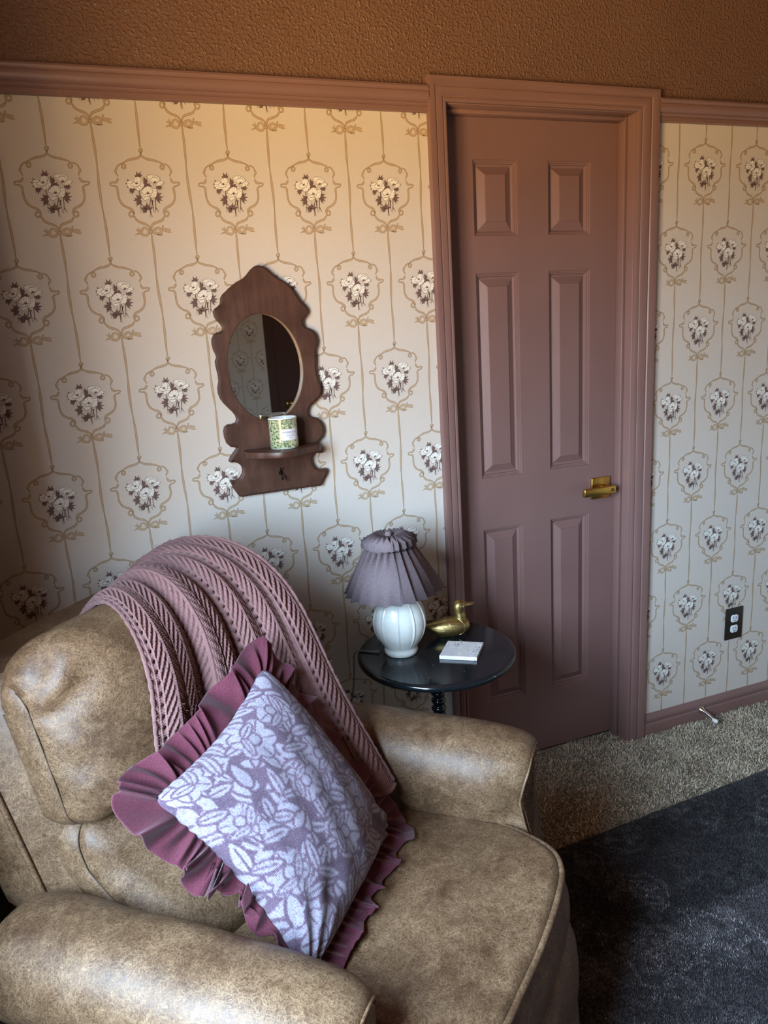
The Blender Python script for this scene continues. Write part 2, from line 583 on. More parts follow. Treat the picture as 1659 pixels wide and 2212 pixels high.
# other walls
M_FAR = M_PAPER
mb = MB()
TF = lambda p: np.c_[p[:, 0], YF + p[:, 2], p[:, 1]]
def wf(x0, x1, z0, z1, m): mb.add(TF(np.array([(x0, z0, 0), (x1, z0, 0), (x1, z1, 0), (x0, z1, 0)], float)), [(3, 2, 1, 0)], m)
wf(XL, 1.32, 0, 2.07, 0); wf(2.16, XR, 0, 2.07, 0); wf(XL, XR, 2.07, ZC, 5)
paper_patterns(mb, .3, 1.27, .1, 2.04, .05, KA, TF, None)
tag(mb.build('wall_front', PAPER_MATS + [M_WALL]), kind='structure')
M_DARK = simple('dimmed_brown_paint', (.085, .045, .036, 1), .85, spec=.15)  # brown darkened in its colour so the far door looks dimly lit
d2 = tag(thing('door_2', (1.74, YF, 0), None, None), kind='structure')
m2 = MB(); m2.box((1.36, YF - .03, .0), (2.12, YF + .004, 2.045)); bevel(m2.build('door_leaf', M_DARK, d2), .003)
m2 = MB()
for x0_, x1_, z0_, z1_ in ((1.29, 1.37, 0, 2.10), (2.11, 2.19, 0, 2.10), (1.37, 2.11, 2.035, 2.10)): m2.box((x0_, YF, z0_), (x1_, YF + .009, z1_))
bevel(m2.build('door_frame', M_DARK, d2), .004)
m2 = MB(); m2.box((1.42, YF + .004, .93), (1.49, YF + .014, 1.0)); m2.box((1.44, YF + .014, .955), (1.55, YF + .039, .98)); m2.build('door_handle', simple('aged_brass', (.5, .33, .1, 1), .3, 1.0), d2)
mb = MB()
mb.add([(XR, 0, 0), (XR, YF, 0), (XR, YF, 2.07), (XR, 0, 2.07)], [(3, 2, 1, 0)], 0)
mb.add([(XR, 0, 2.07), (XR, YF, 2.07), (XR, YF, ZC), (XR, 0, ZC)], [(3, 2, 1, 0)], 1)
tag(mb.build('wall_right', [M_PAPER, M_WALL]), kind='structure')
# left wall with the window opening
WY0, WY1, WZ0, WZ1 = -2.02, -1.02, .85, 1.98
mb = MB()
def wl(y0, y1, z0, z1, m): mb.add([(XL, y0, z0), (XL, y1, z0), (XL, y1, z1), (XL, y0, z1)], [(0, 1, 2, 3)], m)
wl(YF, WY0, 0, 2.07, 0); wl(WY1, 0, 0, 2.07, 0); wl(WY0, WY1, 0, WZ0, 0)
wl(YF, 0, 2.07, ZC, 1); wl(WY0, WY1, WZ1, 2.07, 0)
D = .12
for a, b in (((WY0, WZ0), (WY1, WZ0)), ((WY1, WZ0), (WY1, WZ1)), ((WY1, WZ1), (WY0, WZ1)), ((WY0, WZ1), (WY0, WZ0))):
    mb.add([(XL, *a), (XL, *b), (XL - D, *b), (XL - D, *a)], [(0, 1, 2, 3)], 2)
tag(mb.build('wall_left', [M_PAPER, M_WALL, M_TRIM]), kind='structure')
tag(MB().add([(XL, YF, ZC), (XR, YF, ZC), (XR, 0, ZC), (XL, 0, ZC)], [(3, 2, 1, 0)]).build('ceiling', M_WALL), kind='structure')

# window frame
w = MB()
for y in (WY0, WY1, (WY0 + WY1) / 2):
    w.box((XL - .09, y - .022, WZ0), (XL - .05, y + .022, WZ1))
for z in (WZ0, WZ1):
    w.box((XL - .09, WY0, z - .022), (XL - .05, WY1, z + .022))
tag(w.build('window_1', simple('white_window_frame', (.75, .74, .72, 1), .4)), kind='structure')


# moulding profiles swept along x (height, projection)
def sweep_x(mb, prof, x0, x1, zb, mat=0, yb=0.0):
    p = np.asarray(prof, float)
    V = np.concatenate([np.c_[np.full(len(p), x0), yb - p[:, 1], zb + p[:, 0]], np.c_[np.full(len(p), x1), yb - p[:, 1], zb + p[:, 0]]])
    n = len(p)
    F = [(i, n + i, n + i + 1, i + 1) for i in range(n - 1)] + [tuple(range(n)), tuple(range(2 * n - 1, n - 1, -1))]
    mb.add(V, [f[::-1] for f in F], mat)


def rounded(p, k=5):
    return p


def arcp(c0, r, a0, a1, n=6):
    return [(c0[0] + r * math.sin(math.radians(a)), c0[1] + r * math.cos(math.radians(a))) for a in np.linspace(a0, a1, n)]


RAILP = [(0, 0), (0, .010), (.002, .0125), (.012, .0125), (.0135, .0105), (.015, .0105), (.0165, .013), (.021, .0155), (.0225, .0135), (.024, .0135), (.026, .017), (.032, .021), (.040, .023), (.046, .0225), (.0475, .020), (.049, .020), (.051, .022), (.056, .0235), (.061, .022), (.063, .018), (.063, 0)]
mb = MB(); sweep_x(mb, RAILP, XL, CO0, RAIL0)
tag(mb.build('trim_1', M_TRIM, smooth=32), kind='structure')
mb = MB(); sweep_x(mb, RAILP, CO1, XR, RAIL0 + .003)
tag(mb.build('trim_2', M_TRIM, smooth=32), kind='structure')
BASEP = [(0, 0), (0, .013), (.040, .013), (.043, .0125), (.046, .0105), (.050, .010), (.053, .0115), (.060, .0125), (.068, .0105), (.076, .0065), (.082, .004), (.083, 0)]
mb = MB(); sweep_x(mb, BASEP, CO1, XR, 0.0)
tag(mb.build('baseboard_right', M_TRIM, smooth=32), kind='structure')
mb = MB(); sweep_x(mb, BASEP, XL, CO0, 0.0)
tag(mb.build('baseboard_back', M_TRIM, smooth=32), kind='structure')

# door casing: profile (distance from inner edge, projection), mitred
CASP = [(0, 0), (0, .010), (.003, .012), (.010, .0125), (.012, .0105), (.0135, .0105), (.016, .0135), (.022, .0155), (.030, .0165), (.038, .0160), (.040, .0135), (.0415, .0135), (.044, .017), (.052, .019), (.060, .0205), (.0665, .0195), (.068, .017), (.068, 0)]
mb = MB()
def casing_ring(d, pr):
    a = (DX0 - .002 - d * (DX0 - .002 - CO0) / .068); b = (DX1 + .003 + d * (CO1 - DX1 - .003) / .068); t = DZ + .002 + d * (CZ - DZ - .002) / .068
    return [(a, -pr, 0), (a, -pr, t), (b, -pr, t), (b, -pr, 0)]
R_ = [casing_ring(d, pr) for d, pr in CASP]
mb.grid(np.array(R_), flip=True)
trim3 = tag(mb.build('trim_3', M_TRIM, smooth=32), kind='structure')
# jamb + stop
mb = MB()
DD = .066
for x0, x1 in ((DX0 - .02, DX0), (DX1, DX1 + .02)):
    mb.box((x0, 0, 0), (x1, .13, DZ + .02))
mb.box((DX0, 0, DZ), (DX1, .13, DZ + .02))
mb.box((DX0, .034, 0), (DX0 + .011, DD - .001, DZ)); mb.box((DX1 - .011, .034, 0), (DX1, DD - .001, DZ)); mb.box((DX0 + .011, .034, DZ - .011), (DX1 - .011, DD - .001, DZ))
jm = tag(mb.build('trim_4', M_TRIM), kind='structure'); bevel(jm, .0018)


# six panel door
def door_face(mb, X0, X1, Z0, Z1, y, panels):
    xs = sorted({X0, X1, *[p[0] for p in panels], *[p[1] for p in panels]})
    zs = sorted({Z0, Z1, *[p[2] for p in panels], *[p[3] for p in panels]})
    for i in range(len(xs) - 1):
        for k in range(len(zs) - 1):
            cx, cz = (xs[i] + xs[i + 1]) / 2, (zs[k] + zs[k + 1]) / 2
            if any(p[0] < cx < p[1] and p[2] < cz < p[3] for p in panels): continue
            mb.add([(xs[i], y, zs[k]), (xs[i + 1], y, zs[k]), (xs[i + 1], y, zs[k + 1]), (xs[i], y, zs[k + 1])], [(0, 1, 2, 3)])


def panel_mesh(mb, p, y):
    x0, x1, z0, z1 = p
    prof = [(0, 0), (.0012, .0032), (.0045, .0042), (.0058, .0070), (.0092, .0078), (.0105, .0125), (.0145, .0145), (.017, .0145), (.0385, .0030), (.0395, .0008)]
    rings = []
    for d, dep in prof:
        rings.append([(x0 + d, y + dep, z0 + d), (x1 - d, y + dep, z0 + d), (x1 - d, y + dep, z1 - d), (x0 + d, y + dep, z1 - d)])
    R = np.array(rings)
    mb.grid(R, cv=True, flip=False)
    mb.add(R[-1], [(0, 1, 2, 3)])


PAN = []
for xa, xb in ((1.108, 1.252), (1.357, 1.506)):
    PAN += [(xa, xb, 1.741, 1.947), (xa, xb, 1.020, 1.637), (xa, xb, .240, .852)]


def mat_door():
    t = NT('mauve_door_paint')
    g = t.noise(t.coord(scale=(60, 60, 2.2)), 4, 4, .6, .6)
    c = t.noise(t.coord(), 5, 2)
    t.set(Base_Color=t.ramp(c, [(.3, (.206, .116, .103)), (.7, (.224, .127, .113))]), Roughness=.4, Specular_IOR_Level=.5)
    t.bump(g, .3, .0007)
    return t.m


M_DOOR = mat_door()
door = tag(thing('door_1', (DX0 + .002, DD, .01), None, None), kind='structure')
mb = MB()
X0, X1, Z0, Z1 = DX0 + .003, DX1 - .003, .012, DZ - .003
door_face(mb, X0, X1, Z0, Z1, DD, PAN)
mb.add([(X0, DD, Z0), (X0, DD + .034, Z0), (X0, DD + .034, Z1), (X0, DD, Z1)], [(3, 2, 1, 0)])
mb.add([(X1, DD, Z0), (X1, DD + .034, Z0), (X1, DD + .034, Z1), (X1, DD, Z1)], [(0, 1, 2, 3)])
mb.add([(X0, DD + .034, Z0), (X1, DD + .034, Z0), (X1, DD + .034, Z1), (X0, DD + .034, Z1)], [(3, 2, 1, 0)])
mb.build('door_leaf', M_DOOR, door)
for p in PAN:
    m2 = MB(); panel_mesh(m2, p, DD)
    m2.build('raised_panel', M_DOOR, door, smooth=25)
M_BRASS = simple('satin_brass', (.60, .37, .085, 1), .28, 1.0, bump=(60, .03, .001))
M_BRASSD = simple('dark_brass', (.25, .16, .06, 1), .4, 1.0)
# door lever
hx, hz = 1.548, .936
mb = MB(); mb.box((hx - .036, DD - .009, hz - .036), (hx + .036, DD - .0005, hz + .036))
ro = mb.build('door_handle', M_BRASS, door); bevel(ro, .0015); ro['label'] = 'square brass rosette with a flat lever'
mb = MB()
t = np.linspace(0, 2 * pi, 20, endpoint=False)
mb.tube([(hx + .01, DD - .008, hz), (hx + .01, DD - .045, hz)], .012, 20)
# lever bar pointing to the left, front face flat
TL_ = lambda v: v
mb.box((hx - .098, DD - .058, hz - .0125), (hx + .024, DD - .043, hz + .0135))
lv = mb.build('lever', M_BRASS, ro); bevel(lv, .002)
mb = MB(); mb.tube([(hx + .010, DD - .0578, hz + .001), (hx + .010, DD - .0605, hz + .001)], .0055, 16)
mb.build('privacy_button', M_BRASSD, ro, smooth=40)

# floor (carpet backing) and carpet pile
M_CARPET = None
def mat_carpet():
    t = NT('greige_carpet')
    v = t.coord()
    n = t.noise(v, 160, 3, .6); b = t.noise(v, 9, 3)
    c = t.ramp(n, [(.25, (.13, .105, .07)), (.5, (.27, .23, .165)), (.75, (.42, .38, .29))])
    t.set(Base_Color=t.mix(.35, c, t.ramp(b, [(.3, (.2, .165, .11)), (.7, (.36, .32, .24))])), Roughness=.95, Specular_IOR_Level=.1)
    t.bump(n, .8, .004)
    return t.m
def mat_tuft():
    t = NT('greige_carpet_yarn')
    oi = t.n('ShaderNodeVertexColor', layer_name='pattern')
    t.set(Base_Color=oi.outputs[0], Roughness=.9, Specular_IOR_Level=.12)
    return t.m
M_CARPET = mat_carpet(); M_TUFT = mat_tuft()
tag(MB().add([(XL, YF, 0), (XR, YF, 0), (XR, .15, 0), (XL, .15, 0)], [(0, 1, 2, 3)]).build('floor', M_CARPET), kind='structure')


def tufts():
    sp = .0041
    xs = np.arange(.55, 3.27, sp); ys = np.arange(-.62, .062, sp)
    X, Y = np.meshgrid(xs, ys)
    X = X.ravel() + rng.uniform(-.45, .45, X.size) * sp; Y = Y.ravel() + rng.uniform(-.45, .45, Y.size) * sp
    ok = (Y < -.016) | ((X > DX0 + .01) & (X < DX1 - .012))
    ok &= ~((X > CO0 - .004) & (X < DX0 + .004) & (Y > -.022)) & ~((X > DX1 - .014) & (X < CO1 + .004) & (Y > -.022))
    ok &= Y > -.381 + .0437 * (X - 1.1)
    X, Y = X[ok], Y[ok]
    n = len(X)
    h = rng.uniform(.006, .0115, n)
    lx = .003 * np.sin(X * 31 + Y * 17) + rng.normal(0, .0062, n); ly = .003 * np.cos(X * 23 - Y * 29) + rng.normal(0, .0055, n)
    a = rng.uniform(0, pi, n); w = rng.uniform(.0009, .0017, n)
    dx, dy = np.cos(a) * w, np.sin(a) * w
    z0 = np.zeros(n)
    V = np.stack([np.c_[X - dx, Y - dy, z0], np.c_[X + dx, Y + dy, z0],
                  np.c_[X + lx * .4 + dx, Y + ly * .4 + dy, h * .6], np.c_[X + lx * .4 - dx, Y + ly * .4 - dy, h * .6],
                  np.c_[X + lx + dx * .5, Y + ly + dy * .5, h], np.c_[X + lx - dx * .5, Y + ly - dy * .5, h]], 1)
    base = np.array([(.58, .50, .375)]) * rng.uniform(.55, 1.4, (n, 1)) * (1 + rng.normal(0, .05, (n, 3)))
    k = rng.random(n)
    base[k < .18] *= .55
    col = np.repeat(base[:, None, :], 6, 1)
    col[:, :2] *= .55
    f = np.arange(n)[:, None] * 6
    F = np.concatenate([f + np.array([0, 1, 2, 3]), f + np.array([3, 2, 4, 5])]).tolist()
    mb = MB(); mb.add(V.reshape(-1, 3), F)
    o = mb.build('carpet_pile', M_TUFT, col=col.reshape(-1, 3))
    return tag(o, 'shaggy greige carpet pile between the door and the dark rug', 'carpet', kind='stuff')


tufts()

# wall outlet by the baseboard
ox, oz = 10.305 * US, (-7.73 + 9.5) * US
out = thing('wall_outlet', (ox, 0, oz), 'dark brown outlet plate with white sockets on the wallpaper right of the door', 'outlet')
mb = MB(); mb.box((ox - .0405, -.006, oz - .062), (ox + .0405, -.0008, oz + .062))
bevel(mb.build('cover_plate', simple('dark_brown_plate', (.018, .013, .009, 1), .42), out), .0025, 3)
for s_ in (1, -1):
    cz = oz + s_ * .0205
    th_ = np.linspace(0, 2 * pi, 40, endpoint=False)
    poly = np.c_[ox + np.clip(.0185 * np.cos(th_), -.0165, .0165), cz + np.clip(.0178 * np.sin(th_), -.0142, .0142)]
    mb = MB(); mb.prism(poly, lambda p: np.c_[p[:, 0], -p[:, 2], p[:, 1]], .005, .0085, bev=.0006)
    rc = mb.build('receptacle', simple('white_plastic', (.80, .82, .86, 1), .3), out)
    m2 = MB()
    m2.box((ox - .0075, -.0088, cz - .001), (ox - .0052, -.0084, cz + .0085)); m2.box((ox + .0045, -.0088, cz), (ox + .0066, -.0084, cz + .0075))
    m2.tube([(ox - .0005, -.0084, cz - .0075), (ox - .0005, -.0088, cz - .0075)], .0024, 10)
    m2.build('slot', simple('slot_dark', (.02, .02, .02, 1), .6), rc)
mb = MB(); mb.tube([(ox, -.006, oz), (ox, -.0072, oz)], .0032, 12)
mb.build('screw', simple('screw_brown', (.05, .04, .03, 1), .4, .8), out)

# cream outlet plate low behind the side table
ox2, oz2 = .565, .372
o2 = thing('wall_outlet', (ox2, 0, oz2), 'cream outlet plate low on the wallpaper behind the side table', 'outlet')
mb = MB(); mb.box((ox2 - .035, -.006, oz2 - .057), (ox2 + .035, -.0008, oz2 + .057))
bevel(mb.build('cover_plate', simple('cream_plate', (.55, .5, .42, 1), .4), o2), .0025, 3)
for s_ in (1, -1):
    mb = MB(); mb.prism(np.c_[ox2 + np.clip(.0185 * np.cos(th_), -.0165, .0165), oz2 + s_ * .0205 + np.clip(.0178 * np.sin(th_), -.0142, .0142)], lambda p: np.c_[p[:, 0], -p[:, 2], p[:, 1]], .005, .008, bev=.0006)
    mb.build('receptacle', simple('cream_socket', (.6, .55, .47, 1), .35), o2)

# spring door stop on the baseboard
sx, sz = 1.953, .045
st = thing('door_stop', (sx, -.013, sz), 'small chrome spring door stop with white tip on the baseboard right of door', 'door stop')
M_CHROME = simple('chrome', (.78, .78, .76, 1), .15, 1.0)
mb = MB(); mb.lathe([(0, 0), (.0145, 0), (.0148, .003), (.012, .006), (.0085, .012), (.0065, .016), (0, .017)], n=28)
V = np.concatenate(mb.v); mb.v = [np.c_[sx + V[:, 0], -.013 - V[:, 2], sz + V[:, 1]]]
mb.build('base', M_CHROME, st, smooth=50)
tt = np.linspace(0, 1, 420)
hel = np.c_[sx + .0052 * (1 - .25 * tt) * np.cos(tt * 2 * pi * 22), -.028 - tt * .048, sz - .010 * tt ** 2 + .0052 * (1 - .25 * tt) * np.sin(tt * 2 * pi * 22)]
mb = MB(); mb.tube(hel, .00115, 6)
mb.build('spring', M_CHROME, st, smooth=80)
mb = MB(); mb.lathe([(0, 0), (.0055, 0), (.0068, .004), (.0076, .010), (.0078, .015), (.006, .0185), (0, .0195)], n=24)
V = np.concatenate(mb.v); mb.v = [np.c_[sx + V[:, 0], -.073 - V[:, 2], sz - .010 + V[:, 1]]]
mb.build('rubber_tip', simple('white_rubber', (.82, .83, .82, 1), .5), st, smooth=60)
# ------------------------------------------------------------------ recliner
TH = math.radians(-40)
QF = np.array([[math.cos(TH), math.sin(TH), 0], [-math.sin(TH), math.cos(TH), 0], [0, 0, 1.]])


def CH(p):
    """chair frame (forward, left, up) -> world"""
    return np.asarray(p, float) @ QF


def mat_leather():
    t = NT('distressed_tan_leather')
    v = t.coord()
    wob = t.n('ShaderNodeTexNoise', i_Vector=v, i_Scale=24.0, i_Detail=3.0).outputs[1]
    vd = t.mix(.035, v, wob)
    big = t.noise(v, 6.5, 4, .6, .4)
    mid = t.noise(v, 30, 5, .65, .6)
    fine = t.noise(v, 380, 4, .65)

    def veins(scale, width, seed):
        n = t.n('ShaderNodeTexNoise', i_Vector=t.n('ShaderNodeMapping', i_Vector=vd, i_Location=(seed, seed * 2.3, -seed)).outputs[0], i_Scale=scale, i_Detail=2.5, i_Roughness=.55).outputs[0]
        return t.ramp(t.math('ABSOLUTE', t.math('SUBTRACT', n, .5)), [(0, (1, 1, 1)), (width, (.25, .25, .25)), (width * 2.2, (0, 0, 0))])
    ln = t.math('MAXIMUM', t.math('MAXIMUM', veins(70, .017, 0.0), veins(115, .022, 3.1)), t.math('MULTIPLY', veins(36, .008, 7.7), 1.0))
    vo = t.n('ShaderNodeTexVoronoi', i_Vector=vd, i_Scale=120.0, feature='DISTANCE_TO_EDGE').outputs[0]
    cells = t.ramp(vo, [(0, (1, 1, 1)), (.10, (0, 0, 0))])
    ln = t.math('MAXIMUM', ln, t.math('MULTIPLY', cells, .45))
    rub = t.math('ADD', t.math('MULTIPLY', big, .55), t.math('MULTIPLY', mid, .45))
    gate = t.ramp(rub, [(.37, (.14, .14, .14)), (.62, (1, 1, 1))])
    base = t.ramp(rub, [(.34, (.060, .029, .0135)), (.5, (.104, .057, .028)), (.66, (.155, .092, .049))])
    c = t.mix(1.0, base, t.ramp(fine, [(.38, (.66, .66, .66)), (.62, (1.28, 1.28, 1.28))]), 'MULTIPLY')
    c = t.mix(t.math('MULTIPLY', t.math('MULTIPLY', ln, gate), .62), c, (.37, .245, .135, 1))
    t.set(Base_Color=c, Roughness=t.ramp(t.math('ADD', t.math('MULTIPLY', fine, .4), t.math('MULTIPLY', mid, .6)), [(.3, (.40, .40, .40)), (.7, (.56, .56, .56))]), Specular_IOR_Level=.42)
    t.bump(t.math('ADD', t.math('MULTIPLY', fine, .5), t.math('MULTIPLY', ln, -.35)), .35, .0012)
    return t.m


def mat_leather_dark():
    m = M_LEA.copy(); m.name = 'distressed_tan_leather_welt'
    return m


M_LEA = mat_leather()
M_SEAM = simple('brown_seam_thread', (.06, .035, .02, 1), .7)
M_BLACK = simple('black_gap_cloth', (.012, .011, .011, 1), .9)
ch_root = thing('recliner', CH([.72, -.385, 0]), 'tan distressed leather recliner armchair with rolled arms in the corner', 'armchair')
NM = -.387      # centre plane between the arms
ANOISE = rng.uniform(0, 6.28, 8)


# ---- arms
def arm(side):
    """side=+1: the arm next to the door side, -1: the arm nearest the camera"""
    nc = -.053 if side > 0 else -.722
    zc = .540 if side > 0 else .532
    near = side < 0
    prof = [(-.070, .25), (-.074, .36), (-.080, .43), (-.088, .48), (-.095, .515), (-.0985, .55), (-.092, .588), (-.072, .62), (-.040, .640), (0, .646), (.040, .640), (.072, .62), (.093, .588), (.101, .55), (.098, .518), (.084, .489), (.062, .472), (.042, .463), (.034, .45), (.031, .42), (.030, .30), (.031, .15), (.030, .05)]
    base = spl(prof, 90)
    if near:
        wn_ = np.clip((base[:, 1] - .44) / .05, 0, 1)[:, None]
        base = base * (1 - wn_) + (np.array([0, zc]) + (base - [0, zc]) * [.93, .90] - [0, .006]) * wn_
    A = np.concatenate([[.325, .327, .333, .345, .362], np.linspace(.385, .98, 34), [1.0, 1.02, 1.035, 1.05, 1.062, 1.072, 1.079, 1.082]])
    FS = 1.0 if side > 0 else .885       # the near arm ends further back
    wst = lambda z: np.interp(z, [.30, .37, .41, .44, .47, .50, .53, .56, .59, .62], [.004, .010, .008, .001, -.010, -.018, -.020, -.013, -.004, 0.0])
    amap = lambda a: np.where(a < .40, a, .40 + (a - .40) * ((1.082 * FS - .40) / (1.082 - .40)))
    R = []
    for a in A:
        q = base.copy()
        # top sags slightly towards the front and back
        zt = np.clip((q[:, 1] - .40) / .22, 0, 1)
        q[:, 1] -= zt * ((.016 if not near else .024) * max(0, (a - .80) / .28) ** 2 + .010 * max(0, (.55 - a) / .22) ** 2)
        k = 1.0
        if a > 1.02: u = (a - 1.02) / .062; k = 1 - .22 * (1 - math.sqrt(max(0, 1 - u * u * .98)))
        if a < .385: u = (.385 - a) / .06; k = 1 - .55 * (1 - math.sqrt(max(0, 1 - u * u * .98)))
        hi = q[:, 1] > .455
        c = np.array([0, zc])
        w = np.clip((q[:, 1] - .44) / .05, 0, 1)[:, None]
        q = q * (1 - w) + (c + (q - c) * k) * w
        # gathered folds on the inner roll near the front
        if a > .93:
            f = min(1, (a - .93) / .10) * (1 - max(0, (a - 1.06) / .03))
            s = np.arange(len(q)) / len(q)
            m = np.exp(-((s - .24) / .07) ** 2)
            pin = .020 * math.exp(-((a - 1.055) / .035) ** 2)
            q[:, 0] += m * (f * .004 * np.sin(s * 95 + a * 60) + pin) * 1.0
        # soft unevenness
        s = np.linspace(0, 1, len(q))
        q[:, 0] += .0016 * np.sin(a * 21 + s * 9 + side) ; q[:, 1] += .0014 * np.sin(a * 27 + s * 13 + 2 * side) * w[:, 0]
        n = nc + side * q[:, 0]
        R.append(np.c_[np.full(len(q), float(amap(a))) + wst(q[:, 1]) * np.clip((a - .92) / .16, 0, 1) ** 1.5, n, q[:, 1]])
    R = np.array(R)
    mb = MB()
    mb.grid(CH(R.reshape(-1, 3)).reshape(R.shape), flip=(side < 0))
    n0 = R.shape[1]
    for ring_, fl in ((R[0], side > 0), (R[-1], side < 0)):
        f = tuple(range(n0)); mb.add(CH(ring_), [f if not fl else f[::-1]])
    o = mb.build('arm', M_LEA, ch_root, smooth=55)
    o['label'] = 'rolled leather arm nearest the door' if side > 0 else 'rolled leather arm nearest the camera'
    # front scroll panel with a row of nail heads along its edge
    q = base.copy(); c = np.array([0, zc]); w = np.clip((q[:, 1] - .44) / .05, 0, 1)[:, None]
    q[:, 1] -= np.clip((q[:, 1] - .40) / .22, 0, 1) * .016
    q = q * (1 - w) + (c + (q - c) * .80) * w
    q2 = inset(q, .010)
    mb = MB()
    AF = 1.082 * FS
    P0 = np.c_[AF - .002 + wst(q2[:, 1]), nc + side * q2[:, 0], q2[:, 1]]
    P1 = np.c_[AF + .006 + wst(inset(q2, .004)[:, 1]), nc + side * inset(q2, .004)[:, 0], inset(q2, .004)[:, 1]]
    mb.grid(CH(np.array([P0, P1]).reshape(-1, 3)).reshape(2, -1, 3), flip=side > 0)
    f = tuple(range(len(P1))); mb.add(CH(P1), [f if side < 0 else f[::-1]])
    fp = mb.build('front_panel', M_LEA, o, smooth=40)
    mb = MB(); mb.tube(CH(np.c_[AF + .001 + wst(inset(q, .004)[:, 1]), nc + side * inset(q, .004)[:, 0], inset(q, .004)[:, 1]]), .0028, 8)
    mb.build('piping', M_LEA, o, smooth=80)
    if side > 0:
        p = inset(q, .017); d = np.concatenate([[0], np.cumsum(np.linalg.norm(np.diff(p, axis=0), axis=1))])
        mb = MB()
        for s in np.arange(.02, d[-1], .024):
            x = np.interp(s, d, p[:, 0]); z = np.interp(s, d, p[:, 1])
            V = MB().lathe([(0, .0028), (.0022, .0026), (.0042, .0014), (.0048, 0)], n=12)
            vv = np.concatenate(V.v)
            mb.add(CH(np.c_[AF + .006 + wst(z) + vv[:, 2], nc + x + vv[:, 0], z + vv[:, 1]]), V.f)
        mb.build('nailhead_trim', simple('antique_nailhead', (.16, .10, .05, 1), .35, .9), o, smooth=60)
    return o


arm(1); arm(-1)


# ---- seat cushion (T shaped, crowned, piped)
out_pts = [(.50, -.625), (.75, -.628), (.98, -.636), (1.045, -.640), (1.083, -.628), (1.104, -.600), (1.114, -.57), (1.128, -.5), (1.143, -.423), (1.154, -.337), (1.158, -.262), (1.152, -.222), (1.138, -.194), (1.115, -.174), (1.085, -.158), (1.04, -.140), (.98, -.134), (.75, -.130), (.50, -.130)]
O = spl(out_pts, 150)
cen = np.array([.80, -.38])


def seat_z(p, f):
    a = p[:, 0]
    # sits lower at the back; soft crown
    return .484 - .022 * np.clip((1.15 - a) / .6, 0, 1) + .018 * (1 - f ** 2.6)




def seat_h(a, n):
    f = np.clip(np.maximum(np.abs(a - .80) / .335, np.abs(n + .38) / .25), 0, 1)
    return seat_z(np.stack([a, n], -1), f) if np.ndim(a) else None


mb = MB(); rings = []
for f in np.concatenate([np.linspace(.02, .85, 18), np.linspace(.88, 1.0, 12)]):
    p = cen + (O - cen) * f
    z = seat_z(p, f)
    z -= .010 * max(0, (f - .955) / .045) ** 2
    z += .003 * np.sin(p[:, 0] * 23 + 1) * np.sin(p[:, 1] * 19) * (1 - f ** 4)
    rings.append(np.c_[p, z])
top_edge = rings[-1].copy()
# welt groove, then the boxing down the front
for off, dz in ((-.002, -.004), (.000, -.010), (.010, -.030), (.016, -.055), (.018, -.080), (.014, -.105), (.006, -.122), (-.004, -.128), (-.02, -.13)):
    p = O + (-(inset(O, 1.0) - O)) * off if False else inset(O, -off)
    fr = np.clip((p[:, 0] - .95) / .1, 0, 1)
    p2 = inset(O, .004) * (1 - fr[:, None]) + p * fr[:, None]
    rings.append(np.c_[p2, top_edge[:, 2] + dz])
R = np.array(rings)
area = np.sum(O[:-1, 0] * O[1:, 1] - O[1:, 0] * O[:-1, 1])
mb.grid(CH(R.reshape(-1, 3)).reshape(R.shape), cv=True, flip=True)
mb.add(CH(rings[0]), [tuple(range(len(O)))])
seat = mb.build('seat_cushion', M_LEA, ch_root, smooth=70)
k = (O[:, 0] > .9)
wp = inset(O, -.0025)[k]; wz = top_edge[k, 2] - .001
mb = MB(); mb.tube(CH(np.c_[wp, wz]), .0062, 10)
mb.build('piping', M_LEA, seat, smooth=80)

# ---- footrest front panels under the seat, base block
mb = MB(); rows = []
ff = O[(O[:, 0] > 1.02)]
for off, z in ((-.03, .352), (.004, .350), (.020, .338), (.030, .31), (.034, .27), (.034, .235), (.026, .205), (.014, .196), (.024, .186), (.034, .16), (.036, .12), (.030, .085), (.012, .066), (-.03, .06)):
    p = inset(O, -off)[(O[:, 0] > 1.02)]
    rows.append(np.c_[p, np.full(len(p), z)])
R = np.array(rows); mb.grid(CH(R.reshape(-1, 3)).reshape(R.shape), flip=True)
mb.build('footrest_panel', M_LEA, ch_root, smooth=60)
mb = MB(); mb.box((.22, -.70, .0135), (1.06, -.07, .36), T=CH)
bevel(mb.build('base', M_BLACK, ch_root), .01)


# ---- back cushions
AE = lambda n, z: np.interp(z, [.45, .55, .60, .69, .80, .90, 1.1], [.60, .50, .43, .398, .375, .352, .352])
ROLL_Z, ROLL_R = .895, .060


def roll(a0, d, n, zarc):
    """wrap the face over the top: zarc is arc length, d the padding above the base surface"""
    phi = np.clip((zarc - ROLL_Z) / ROLL_R, 0, None)
    up = zarc > ROLL_Z
    d = d * (1 - .14 * np.clip(phi, 0, 1.7))
    a = np.where(up, a0 + (ROLL_R + d) * np.cos(phi) - ROLL_R, a0 + d)
    z = np.where(up, ROLL_Z + (ROLL_R + d) * np.sin(phi), zarc)
    return np.c_[a, n, z]


